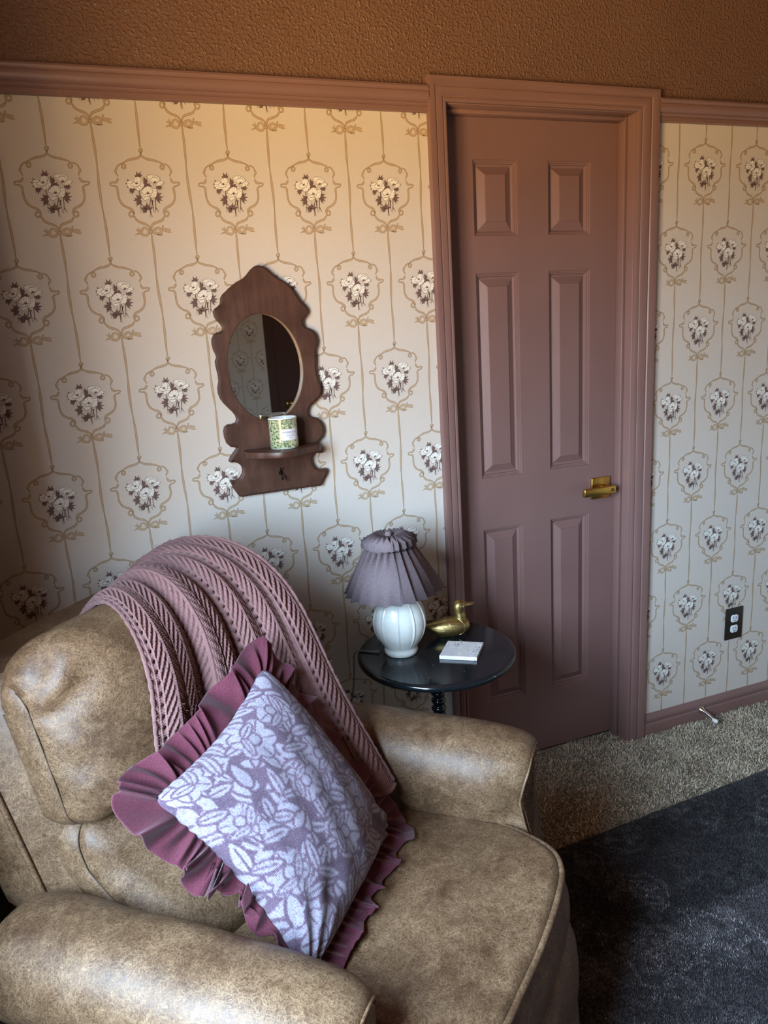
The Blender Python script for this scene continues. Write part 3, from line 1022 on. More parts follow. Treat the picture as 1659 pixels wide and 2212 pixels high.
def pillow(outline, a_edge, bulge, dome, name, depth, parent=ch_root, wr=None, rolled=False):
    """outline: closed (n, z) loop; a_edge(n,z): seam position; front face domes forward by bulge"""
    P = np.asarray(outline, float); c = (P.max(0) + P.min(0)) / 2
    rings = []
    fs = np.concatenate([np.linspace(.02, .8, 26), np.linspace(.82, 1, 20)])
    for f in fs:
        q = c + (P - c) * f
        d = bulge * (1 - f ** dome[0]) ** dome[1] + np.zeros(len(q))
        if wr is not None: d = d + wr(q[:, 0], q[:, 1], f)
        a0 = a_edge(q[:, 0], q[:, 1])
        rings.append(roll(a0, d, q[:, 0], q[:, 1]) if rolled else np.c_[a0 + d, q])
    for d, ins in ((.0015, .002), (.004, .000), (.012, -.004), (.03, -.007), (.05, -.006), (depth, .004), (depth + .01, .03)):
        q = inset(P, ins)
        a0 = a_edge(P[:, 0], P[:, 1])
        rings.append(roll(a0, np.full(len(P), -d), q[:, 0], np.minimum(q[:, 1], P[:, 1].max())) if rolled else np.c_[a0 - d, q])
    R = np.array(rings)
    mb = MB(); mb.grid(CH(R.reshape(-1, 3)).reshape(R.shape), cv=True, flip=True)
    mb.add(CH(rings[0]), [tuple(range(len(P)))])
    o = mb.build(name, M_LEA, parent, smooth=75)
    return o, P


def rrect(n0, n1, z0, z1, r, k=10, m=26):
    pts = []
    for (cx, cz, a0) in ((n1 - r, z1 - r, 0), (n0 + r, z1 - r, 90), (n0 + r, z0 + r, 180), (n1 - r, z0 + r, 270)):
        for a in np.linspace(a0, a0 + 90, k): pts.append((cx + r * math.cos(math.radians(a)), cz + r * math.sin(math.radians(a))))
    p = np.array(pts + [pts[0]])
    d = np.concatenate([[0], np.cumsum(np.linalg.norm(np.diff(p, axis=0), axis=1))])
    t = np.linspace(0, d[-1], 201)[:-1]
    return np.c_[np.interp(t, d, p[:, 0]), np.interp(t, d, p[:, 1])]


top_out = rrect(-.622, -.132, .692, 1.000, .035)


def wr_top(n, z, f):
    e = np.exp(-((f - .93) / .06) ** 2)
    side = np.clip((-.50 - n) / .08, 0, 1)
    w = e * .005 * np.sin(z * 75 + 1.2 * np.sin(n * 20)) * side
    w = w - .016 * np.exp(-((z - .905 - (n + .60) * .30) / .009) ** 2) * np.exp(-((n + .585) / .035) ** 2)
    w = w - .014 * np.exp(-((z - .945 - (n + .60) * .55) / .008) ** 2) * np.exp(-((n + .595) / .028) ** 2)
    w = w + .008 * np.exp(-((z - .925 - (n + .60) * .40) / .012) ** 2) * np.exp(-((n + .585) / .04) ** 2)
    w = w + .004 * np.sin(n * 26 + z * 17) * (1 - f) + .003 * np.sin(z * 40) * np.exp(-((n + .52) / .05) ** 2)
    return w


bc, bP = pillow(top_out, AE, .135, (2.6, .62), 'back_cushion', .07, wr=wr_top, rolled=True)
low_out = rrect(-.622, -.132, .42, .697, .045)
AL = lambda n, z: np.interp(z, [.42, .50, .545, .58, .62, .69, .72], [.56, .535, .495, .452, .415, .395, .39])


def wr_low(n, z, f):
    return .004 * np.sin(n * 70 + z * 30) * np.exp(-((f - .9) / .08) ** 2) - .010 * np.exp(-((z - .575 + (n + .56) * .3) / .008) ** 2) * np.exp(-((n + .545) / .03) ** 2)


lc, lP = pillow(low_out, AL, .125, (2.4, .6), 'lumbar_cushion', .09, wr=wr_low)
# stitched seam lines where the boxing meets the faces
k_ = bP[:, 1] < .955
o_i = np.nonzero(k_)[0]; st_ = np.nonzero(np.diff(o_i) > 1)[0]
o_i = np.roll(o_i, -(st_[0] + 1)) if len(st_) else o_i
P_ = bP[o_i]
mb = MB(); mb.tube(CH(roll(AE(P_[:, 0], P_[:, 1]) - .0018, np.zeros(len(P_)), inset(bP, -.0005)[o_i, 0], P_[:, 1])), .0010, 6)
mb.build('seam', M_SEAM, bc, smooth=80)
mb = MB(); mb.tube(CH(np.c_[AL(lP[:, 0], lP[:, 1]) - .0018, inset(lP, -.0005)]), .0010, 6, closed=True)
mb.build('seam', M_SEAM, lc, smooth=80)

# ---- back shell: lofted sections from arm height up to the top
AW = lambda z: .258 + (.82 - z) * .335
zs = np.array([.528, .532, .545, .57, .62, .70, .80, .86, .895, .92, .940, .952])
rows = []
for i, z in enumerate(zs):
    k = 0.0
    if z > .86: k = (1 - math.sqrt(max(0, 1 - ((z - .86) / .093) ** 2))) * .05
    if z < .545: k = .006 * (1 - (z - .528) / .017)
    aw = AW(z)
    n0, n1 = -.655 + k, -.105 - k
    sec = [(aw - .125 + k, n0 + .03), (aw - .115 + k, n0 + .008), (aw - .10 + k, n0 + .001), (aw - .05, n0 - .003), (aw - .012, n0 - .001), (aw - .004, n0 + .001), (aw, n0 + .004), (aw + .004, n0 + .007), (aw + .03, n0 + .022), (aw + .062, n0 + .036), (aw + .075, n0 + .06)]
    full = sec + [(a, n1 - (n - n0)) for a, n in sec[::-1]]
    rows.append([(a, n, z - .10 * (aw - a) * (1 if z < .6 else .0) * 0) for a, n in full])
R = np.array(rows)
mb = MB(); mb.grid(CH(R.reshape(-1, 3)).reshape(R.shape), cv=True, flip=True)
m_ = R.shape[1]
mb.add(CH(R[0]), [tuple(range(m_))]); mb.add(CH(R[-1]), [tuple(range(m_))[::-1]])
shell = mb.build('back_shell', M_LEA, ch_root, smooth=50)
for n0, sg in ((-.655, 1), (-.105, -1)):
    z = np.linspace(.531, .935, 50)
    k = np.where(z > .86, (1 - np.sqrt(np.clip(1 - ((z - .86) / .093) ** 2, 0, 1))) * .05, 0)
    mb = MB(); mb.tube(CH(np.c_[AW(z) + .001, n0 + sg * (.001 + k), z]), .0052, 10)
    mb.build('piping', M_LEA, shell, smooth=80)
# ------------------------------------------------------------------ knitted throw
def dome_a(n, z):
    zb_ = np.minimum(z, ROLL_Z)
    f1 = np.maximum(np.abs(n + .377) / .245, np.abs(zb_ - .846) / .154)
    f2 = np.maximum(np.abs(n + .377) / .245, np.abs(z - .558) / .139)
    d1 = .135 * np.clip(1 - np.clip(f1, 0, 1) ** 2.6, 0, 1) ** .62
    sn = np.clip((z - ROLL_Z) / (ROLL_R + d1 * .9), 0, .999)
    a1 = AE(n, z) + np.where(z > ROLL_Z, (ROLL_R + d1 * .92) * np.sqrt(1 - sn ** 2) - ROLL_R, d1)
    a2 = AL(n, z) + .125 * np.clip(1 - np.clip(f2, 0, 1) ** 2.4, 0, 1) ** .6
    return np.maximum(a1, a2)


def smooth2(G, it, au=True):
    for _ in range(it):
        H = G.copy()
        H[1:-1] = (G[:-2] + 2 * G[1:-1] + G[2:]) / 4
        G = H.copy()
        G[:, 1:-1] = (H[:, :-2] + 2 * H[:, 1:-1] + H[:, 2:]) / 4
    return G


def throw():
    NS, NT_ = 440, 640
    ns = 61
    S = np.linspace(0, 1, ns)
    zq = [0, .10, .24, .40, .56, .72, .86, 1.0]
    phis = [.35, .7, 1.05, 1.4, 1.75]
    nL = [-.527, -.527, -.525, -.52, -.515, -.51, -.50, -.487, -.468, -.445, -.415, -.385, -.37, -.375, -.385, -.395]
    nR = [-.170, -.168, -.162, -.157, -.152, -.145, -.138, -.130, -.122, -.116, -.112, -.110, -.110, -.108, -.106, -.105]
    RA = [.793, .768, .738, .703, .673, .645, .618, .594, .552, .495, .415, .315, .22, .16, .12, .095]
    RZ = [.548, .595, .645, .700, .752, .812, .868, .922, .985, 1.030, 1.060, 1.062, 1.025, .96, .90, .83]
    nq = len(nL)
    base = np.zeros((ns, nq, 3))

    def dfn(n, za):
        f = max(abs(n + .377) / .245, abs(za - .846) / .154)
        return .135 * max(0, 1 - min(f, 1) ** 2.6) ** .62
    for i, s in enumerate(S):
        ze = .670 + (.60 - .670) * s
        w = np.clip((s - .30) / .62, 0, 1) ** 1.25
        for k in range(nq):
            n = nL[k] + (nR[k] - nL[k]) * s
            if k < 8:
                z = ze + (ROLL_Z - ze) * zq[k]
                a = float(dome_a(np.array(n), np.array(z))) + .012
            elif k < 13:
                za = ROLL_Z + ROLL_R * phis[k - 8]
                a, _, z = roll(np.array([.352]), np.array([max(dfn(n, min(za, .985)), .05) + .008 + .014 * min(1, s / .25)]), np.array([n]), np.array([za]))[0]
            else:
                j = k - 12
                a = a - .045; z = z - (.05, .07, .08)[j - 1]
            ra = RA[k]
            a2 = a * (1 - w) + max(ra, a if k < 8 else ra) * w
            z2 = z * (1 - w) + RZ[k] * w
            base[i, k] = (a2, n, z2)
    base = smooth2(base, 2)
    base = base[:, ::-1]     # from behind the crest down to the hem
    # resample lengthwise then across
    L = np.array([spl(base[i], NT_) for i in range(ns)])
    G = np.zeros((NS, NT_, 3))
    x0 = np.linspace(0, 1, ns); x1 = np.linspace(0, 1, NS)
    for c in range(3):
        for k in range(NT_): G[:, k, c] = np.interp(x1, x0, L[:, k, c])
    G = smooth2(G, 6)
    # distances along the cloth
    U = np.concatenate([np.zeros((1, NT_)), np.cumsum(np.linalg.norm(np.diff(G, axis=0), axis=2), 0)])
    V = np.concatenate([np.zeros((NS, 1)), np.cumsum(np.linalg.norm(np.diff(G, axis=1), axis=2), 1)], 1)
    def normals(G):
        du = np.gradient(G, axis=0); dv = np.gradient(G, axis=1)
        n = np.cross(dv, du); n /= np.linalg.norm(n, axis=2)[..., None] + 1e-12
        return n
    N = normals(G)
    if N[NS // 2, NT_ // 2, 0] < 0: N = -N
    sg = np.repeat(x1[:, None], NT_, 1); tg = np.repeat(np.linspace(0, 1, NT_)[None], NS, 0)
    # irregular pleats running down the drape
    grow = np.interp(tg, [0, .22, .42, .65, 1], [.35, .55, .9, 1.0, 1.0])
    fold = np.zeros_like(sg)
    for s0, drift, dep, wd, t0 in ((.17, .02, .005, .030, .3), (.335, .035, .026, .040, .0), (.47, -.01, .007, .030, .35), (.585, .03, .024, .045, .0), (.735, .015, .020, .042, .1), (.87, .01, .008, .030, .0)):
        on = np.clip((tg - t0) / .15 + (t0 == 0), 0, 1)
        fold -= dep * on * np.exp(-np.abs((sg - s0 - drift * (tg - .5) - .008 * np.sin(tg * 9 + s0 * 20)) / wd) ** 1.5)
    fold += .006 * np.sin(sg * 17 + 1.2 * np.sin(tg * 4))
    fold *= np.interp(sg, [0, .04, .93, 1], [.4, 1, 1, .3])
    G = G + N * (grow * fold + .017 * np.clip(sg / .12, .2, 1))[..., None]
    # near edge of the drape folded over itself on the crest
    N = normals(G)
    if N[NS // 2, NT_ // 2, 0] < 0: N = -N
    # ---- knit relief
    ux = sg * 7.0 + .72                # lace repeats across
    k = np.floor(ux); x = ux - k - .5   # -0.5 .. 0.5 from eyelet to eyelet
    v = V / .0190
    rib = np.cos(2 * pi * (v - 4.4 * np.abs(x)))
    edge = np.abs(x) * 2               # 0 at the ridge, 1 at the eyelets
    ribamp = np.clip((edge - .10) / .12, 0, 1) * np.clip((.90 - edge) / .1, 0, 1)
    right = (x > 0)
    h = ribamp * np.where(right, .35, 1.0) * .0025 * (np.sign(rib) * np.abs(rib) ** .7)
    # spine and the cords beside the eyelets
    h += .0022 * np.exp(-(edge / .09) ** 2) + .0020 * np.exp(-((edge - .86) / .06) ** 2)
    # single stitches
    st = 4.9
    cx = sg * 7 * 13.0
    vv = V / .0046 + .45 * np.abs((cx - np.floor(cx)) - .5) * 2
    stitch = np.abs(np.sin(pi * vv)) ** .7 * (.45 + .55 * np.abs(np.sin(pi * cx)) ** .6)
    h += (stitch - .45) * .0026
    # eyelets between repeats
    ve = v - np.floor(v) - .5
    ee = np.minimum(ux - np.floor(ux), 1 - (ux - np.floor(ux)))  # distance to the lace line
    hole = (ee / .058) ** 2 + (ve / .27) ** 2
    h += -.0045 * np.exp(-hole ** 2 * .8)
    inner = (k > 0) | (x > 0)
    # border of garter stitch at the bottom hem
    hem = tg > .955
    h = np.where(hem, (np.abs(np.sin(pi * V / .0055)) - .5) * .003, h)
    G = G + N * h[..., None]
    # scalloped lower hem and side edges
    q_keep = np.ones((NS - 1, NT_ - 1), bool)
    hc = (hole < .55) & ~hem & (ee * 0 + np.minimum(sg, 1 - sg) > .01)
    q_keep &= ~(hc[:-1, :-1] & hc[1:, 1:])
    mb = MB()
    mb.grid(CH(G.reshape(-1, 3)).reshape(G.shape), keep=q_keep, flip=True)
    t = NT('dusty_rose_wool')
    vcol = t.coord()
    n = t.noise(vcol, 420, 3, .6); b = t.noise(vcol, 30, 3)
    t.set(Base_Color=t.mix(.5, t.ramp(n, [(.3, (.120, .060, .058)), (.7, (.250, .134, .126))]), t.ramp(b, [(.3, (.150, .077, .074)), (.7, (.212, .113, .107))])), Roughness=.9, Specular_IOR_Level=.15, Sheen_Weight=.35, Sheen_Roughness=.5, Sheen_Tint=(.9, .7, .68, 1))
    t.bump(n, .5, .0012)
    root = tag(thing('throw_blanket', CH([.35, -.3, 1.0]), 'dusty rose lace knit throw draped over the armchair back', 'blanket'))
    mw = t.m
    mb.build('knitted_panel', mw, root, smooth=180)
    # rolled cast-off edges
    e = MB()
    for path in (G[0, ::5], G[-1, ::5], G[::5, -1]):
        p = path.copy(); m = len(p)
        r = .0040 + .0006 * np.sin(np.arange(m) * 1.55)
        e.tube(CH(p), r, 8)
    e.build('edging', mw, root, smooth=80)
    # a few loose fibres standing off the crest and the edge
    f = MB()
    r_ = np.random.default_rng(3)
    for _ in range(450):
        i = r_.integers(0, NS); j = int(r_.integers(int(NT_ * .15), NT_ - 1))
        if r_.random() < .35: i = r_.choice([0, 1, NS - 1])
        p = G[i, j]; d = N[i, j] * r_.uniform(.002, .007) + r_.normal(0, .003, 3)
        c = r_.normal(0, .0025, 3)
        pts = np.array([p, p + d * .5 + c, p + d])
        w = np.array([0, .00022, .00022])
        a = CH(np.array([pts - w, pts + w]))
        f.grid(a)
    f.build('fuzz', mw, root)['kind'] = 'stuff'
    return G


GT = throw()

# ------------------------------------------------------------------ ruffled cushion
PL, PT_, PR, PB = np.array([.570, -.616, .780]), np.array([.606, -.318, .866]), np.array([.805, -.250, .506]), np.array([.803, -.605, .503])
PC = (PL + PT_ + PR + PB) / 4
PL, PT_, PR, PB = (PC + (p_ - PC) / .955 for p_ in (PL, PT_, PR, PB))
ex = ((PT_ + PR) - (PL + PB)) / 2; ey = ((PL + PT_) - (PB + PR)) / 2
pn = np.cross(ex, ey); pn /= np.linalg.norm(pn)
if pn[0] < 0: pn = -pn


def pil(x, y):
    """x: L/B side -1 .. T/R side +1; y: B/R side -1 .. L/T side +1"""
    X = x * (1 - np.where(x < 0, .15, .05) * (1 - y ** 2)); Y = y * (1 - np.where(y > 0, .12, .03) * (1 - x ** 2))
    k = 1 - .055 * (x * x * y * y) ** 5
    u, v = (X * k + 1) / 2, (Y * k + 1) / 2
    return ((PB[None] * ((1 - u) * (1 - v))[:, None]) + PL[None] * ((1 - u) * v)[:, None] + PT_[None] * (u * v)[:, None] + PR[None] * (u * (1 - v))[:, None])


def pillow_mesh():
    n = 300
    g = np.sin(np.linspace(-1, 1, n) * pi / 2)
    X, Y = np.meshgrid(g, g, indexing='ij')
    x, y = X.ravel(), Y.ravel()
    P = pil(x, y)
    q = np.clip((1 - x ** 2) * (1 - y ** 2), 0, 1)
    b = q ** .42
    h = .088 * b * (1 + .12 * (x + .2) - .10 * y)
    # pulls toward the corners and soft dents
    h += .0025 * np.sin(x * 5 + y * 7) * q ** .5 + .0014 * np.sin(x * 17 - y * 6 + 1) * q ** .5
    h -= .010 * np.exp(-((x - .55) ** 2 + (y + .75) ** 2) / .03) + .008 * np.exp(-((x + .45) ** 2 + (y + .62) ** 2) / .02)
    h += .006 * np.sin((x + y) * 22) * np.exp(-((x - .8) ** 2 + (y + .75) ** 2) / .05)
    h += .004 * np.sin(np.arctan2(y + 1.05, x - 1.05) * 16) * np.exp(-((x - 1) ** 2 + (y + 1) ** 2) / .3)
    h += .004 * np.sin(np.arctan2(y + 1.05, x + 1.05) * 18) * np.exp(-((x + 1) ** 2 + (y + 1) ** 2) / .3)
    F = P + pn * (h[:, None] + .004)
    B = P - pn * (.055 * b[:, None] + .004)
    # keep off the seat
    for A in (F, B):
        A[:, 2] = np.maximum(A[:, 2], seat_h(A[:, 0], A[:, 1]) + .003)
    # ---- printed pattern: pale leaves, flowers and stems on mauve
    u = (x + 1) / 2 * 2.0; v = (y + 1) / 2 * 2.0
    m = np.zeros(len(x))
    rr = np.random.default_rng(11)

    def leaf(cx, cy, ang, L, Wd, vein=True):
        dx, dy = u - cx, v - cy
        a = (dx * math.cos(ang) + dy * math.sin(ang)) / L; b_ = (-dx * math.sin(ang) + dy * math.cos(ang)) / Wd
        prof = np.clip(a, 0, 1) ** .6 * np.clip(1 - a, 0, 1) ** .8 * 1.5
        m[(a > -.06) & (a < 1.08) & (np.abs(b_) < np.clip(a + .05, 0, 1) ** .5 * np.clip(1.06 - a, 0, 1) ** .6 * 1.5 + .05)] = 0
        inside = (a > 0) & (a < 1) & (np.abs(b_) < prof)
        if vein: inside &= ~((np.abs(b_) < .09) & (a < .8))
        m[inside] = 1

    def stroke(pts, w):
        p = spl(pts, 60)
        for k_ in range(len(p)):
            m[(u - p[k_, 0]) ** 2 + (v - p[k_, 1]) ** 2 < w * w] = 1
        return p

    def bloom(cx, cy, r, petals, ph):
        dx, dy = u - cx, v - cy
        rad = np.hypot(dx, dy); an = np.arctan2(dy, dx)
        edge_ = r * (.72 + .28 * np.abs(np.cos(petals * (an - ph) / 2)) ** .7)
        ins = rad < edge_
        gap = (np.abs(np.sin(petals * (an - ph) / 2)) < .13) & (rad > r * .30) & (rad < r * .95)
        ringg = (np.abs(rad - r * .30) < r * .045)
        m[rad < edge_ + .016] = 0
        m[ins & ~gap & ~ringg] = 1

    for _ in range(170):
        leaf(rr.uniform(-.05, 2), rr.uniform(-.05, 2), rr.uniform(0, 6.28), rr.uniform(.20, .34), rr.uniform(.075, .115), rr.random() < .35)
    # long arching stems run from the lower left corner to the upper right, leaves in pairs along them
    for oy, oph in ((-.75, 0), (-.15, 0), (.45, 1.3), (1.05, .5), (1.65, 2.0)):
        pts = [(-.1, oy - .15), (.3, oy + .08), (.7, oy + .20), (1.1, oy + .45), (1.5, oy + .52), (2.1, oy + .85)]
        p = stroke(pts, .020)
        for i_, kk in enumerate(range(4, 58, 6)):
            d = p[kk + 1] - p[kk]; a0 = math.atan2(d[1], d[0])
            for sd in (1, -1):
                if rr.random() < .14: continue
                leaf(p[kk, 0], p[kk, 1], a0 + sd * rr.uniform(.65, 1.05), rr.uniform(.21, .31), rr.uniform(.065, .095))
        for kk, sd in ((12, 1), (27, -1), (44, 1)):
            d = p[kk + 1] - p[kk]; nn = np.array([-d[1], d[0]]) / np.hypot(*d) * sd
            c = p[kk] + nn * .24
            stroke([p[kk], p[kk] + nn * .12 + d * 2, c], .013)
            bloom(c[0], c[1], rr.uniform(.17, .23), 6, rr.uniform(0, 1))
            for a_s in (-1.1, 1.1): leaf(c[0] - nn[0] * .1, c[1] - nn[1] * .1, math.atan2(nn[1], nn[0]) + a_s, .2, .06)
    # faded printing
    M2 = m.reshape(n, n)
    M2 = smooth2(M2, 1)
    m = M2.ravel()
    col = np.c_[m, m, m]
    V = np.concatenate([F, B]); C2 = np.concatenate([col, col * 0 + .3])
    uv = np.concatenate([np.c_[u, v], np.c_[u, v]])
    mb = MB()
    mb.grid(CH(F).reshape(n, n, 3)); mb.grid(CH(B).reshape(n, n, 3), flip=True)
    # close along the seam
    bi = np.concatenate([np.arange(n), np.arange(1, n) * n + n - 1, (n - 1) * n + np.arange(n - 2, -1, -1), np.arange(n - 2, 0, -1) * n])
    o_ = n * n
    m_ = len(bi)
    mb.f += [(int(bi[i]), int(bi[i]) + o_, int(bi[(i + 1) % m_]) + o_, int(bi[(i + 1) % m_])) for i in range(m_)]
    mb.m += [0] * m_
    t = NT('mauve_floral_linen')
    ca = t.n('ShaderNodeVertexColor', layer_name='pattern').outputs[0]
    uvn = t.n('ShaderNodeTexCoord').outputs['UV']
    w1 = t.n('ShaderNodeTexNoise', i_Vector=t.n('ShaderNodeMapping', i_Vector=uvn, i_Scale=(150, 14, 1)).outputs[0], i_Scale=1.0, i_Detail=3.0).outputs[0]
    w2 = t.n('ShaderNodeTexNoise', i_Vector=t.n('ShaderNodeMapping', i_Vector=uvn, i_Scale=(14, 150, 1)).outputs[0], i_Scale=1.0, i_Detail=3.0).outputs[0]
    thr = t.n('ShaderNodeTexWave', i_Vector=uvn, i_Scale=26.0, i_Distortion=1.2, i_Detail=2.0, bands_direction='X').outputs[1]
    thr2 = t.n('ShaderNodeTexWave', i_Vector=uvn, i_Scale=26.0, i_Distortion=1.2, i_Detail=2.0, bands_direction='Y').outputs[1]
    hh = t.math('ADD', t.math('MULTIPLY', thr, .5), t.math('MULTIPLY', thr2, .5))
    wob = t.math('ADD', t.math('MULTIPLY', w1, .5), t.math('MULTIPLY', w2, .5))
    grain = t.noise(t.coord(scale=(1, 1, 1)), 420, 2, .5)
    f = t.math('ADD', t.math('MULTIPLY', ca, .62), t.math('MULTIPLY', t.math('SUBTRACT', wob, .5), 1.3))
    f = t.math('ADD', f, t.math('MULTIPLY', t.math('SUBTRACT', grain, .5), 1.0))
    f = t.math('ADD', f, .14)
    c = t.ramp(f, [(.05, (.084, .056, .084)), (.40, (.142, .101, .138)), (.74, (.245, .226, .280)), (1.0, (.315, .300, .350))])
    t.set(Base_Color=c, Roughness=.9, Specular_IOR_Level=.12, Sheen_Weight=.15)
    t.bump(t.math('ADD', hh, t.math('MULTIPLY', wob, 1.2)), .35, .0012)
    root = thing('ruffled_cushion', CH(PC), 'square mauve and white floral linen cushion with burgundy ruffle on the armchair seat', 'cushion')
    cov = mb.build('cover', t.m, root, smooth=180, uv=uv, col=C2)
    return root


cush = pillow_mesh()


def ruffle():
    m = 2200; nw = 26
    s = np.linspace(0, 4, m, endpoint=False)
    x = np.zeros(m); y = np.zeros(m)
    e = 1.0
    for i, k in enumerate(s):
        f = (k % 1) * 2 - 1
        if k < 1: x[i], y[i] = f, e       # L -> T
        elif k < 2: x[i], y[i] = e, -f     # T -> R
        elif k < 3: x[i], y[i] = -f, -e    # R -> B
        else: x[i], y[i] = -e, f           # B -> L
    base = pil(x * .985, y * .985)
    # outward direction in the cushion plane, turning smoothly round corners
    out = np.stack([np.sign(x) * np.abs(x) ** 7, np.sign(y) * np.abs(y) ** 7], 1)
    kk = 125
    ker = np.hanning(2 * kk + 1); ker /= ker.sum()
    out = np.stack([np.convolve(np.r_[out[-kk:, c], out[:, c], out[:kk, c]], ker, 'valid') for c in (0, 1)], 1)
    out /= np.linalg.norm(out, axis=1)[:, None]
    exn, eyn = ex / np.linalg.norm(ex), ey / np.linalg.norm(ey)
    D = out[:, :1] * exn + out[:, 1:] * eyn
    tang = np.roll(base, -1, 0) - np.roll(base, 1, 0); tang /= np.linalg.norm(tang, axis=1)[:, None]
    r = np.random.default_rng(5)
    # irregular gathers: cumulative phase
    fr = 1 + .55 * np.sin(s * 7.3) + .4 * np.sin(s * 17.1 + 1) + .25 * np.sin(s * 31 + 2)
    ph = np.cumsum(np.clip(fr, .35, 2.2)); ph = ph / ph[-1] * 2 * pi * 60
    ph2 = np.cumsum(np.clip(1 + .5 * np.sin(s * 5 + 2) + .4 * np.sin(s * 13), .4, 2)); ph2 = ph2 / ph2[-1] * 2 * pi * 19
    amp = .55 + .45 * np.sin(s * 9.7 + .5) * np.sin(s * 4.1)
    w = np.linspace(0, 1, nw)
    corner = np.exp(-(np.minimum(s % 1, 1 - s % 1) / .16) ** 2)
    width = .060 + .006 * np.sin(ph2 * .5) + .008 * corner
    # along the seat edge the ruffle fans forward over the cushion
    bot = np.convolve(np.r_[(y < -.999)[-90:], (y < -.999), (y < -.999)[:90]].astype(float), np.hanning(181) / np.hanning(181).sum(), 'valid')
    D = D * (1 - bot[:, None]) + np.array([.93, .10, -.10]) * bot[:, None]
    D /= np.linalg.norm(D, axis=1)[:, None]
    width = width * (1 - .14 * bot)
    G = np.zeros((m, nw, 3))
    for j, u in enumerate(w):
        prof1 = 2.2 * u ** .55 * (1 - u) ** 1.1 + .22 * u
        prof2 = u ** 1.15
        hgt = .0085 * prof1 * np.sin(ph) * (.5 + .5 * amp) + .022 * prof2 * np.sin(ph2 + .7 * np.sin(ph2)) * (.6 + .4 * amp) * (1 - .55 * corner)
        slide = (1 - .6 * corner) * (1 - .65 * bot) * .0150 * prof2 * np.sin(ph2 * 1.0 + 1.3) + .0030 * u * np.sin(ph + 1)
        P = base + D * (width * u)[:, None] + pn * (hgt * (1 - .15 * bot) + .0055 * (1 - u) ** 2 + .010 * u * (1 - u))[:, None] + tang * slide[:, None]
        # resting on the seat: spread forward instead of sinking in
        lim = seat_h(P[:, 0], P[:, 1]) + .003 + .004 * u + .010 * prof2 * (1 + np.sin(ph2)) * .5
        low = np.clip(lim - P[:, 2], 0, None)
        P[:, 2] += low
        P[:, 0] += low * .85
        # held in by the near arm
        armlim = np.where(P[:, 2] < .655, -.612 + .006 * np.sin(ph), -.9)
        side = np.clip(armlim - P[:, 1], 0, None)
        P[:, 1] += side; P[:, 2] += side * .6
        # held off the back cushions
        back = dome_a(P[:, 1], P[:, 2]) + .008
        ins = (P[:, 1] < -.14) & (P[:, 2] > .45) & (P[:, 2] < 1.0)
        P[:, 0] = np.where(ins, np.maximum(P[:, 0], back), P[:, 0])
        G[:, j] = P
    mb = MB(); mb.grid(CH(G.reshape(-1, 3)).reshape(G.shape), cu=True)
    # doubled fabric: a second layer just behind, closed along the hem
    t = NT('burgundy_linen')
    v = t.coord()
    n = t.noise(v, 650, 2, .5)
    c = t.ramp(n, [(.3, (.062, .013, .023)), (.7, (.118, .029, .046))])
    t.set(Base_Color=c, Roughness=.88, Specular_IOR_Level=.15, Sheen_Weight=.2)
    t.bump(n, .4, .0008)
    ro = mb.build('ruffle', t.m, cush, smooth=180)
    sd = ro.modifiers.new('thickness', 'SOLIDIFY'); sd.thickness = .0016; sd.offset = 0
    ro['label'] = 'gathered burgundy ruffle'
    return G


GR = ruffle()

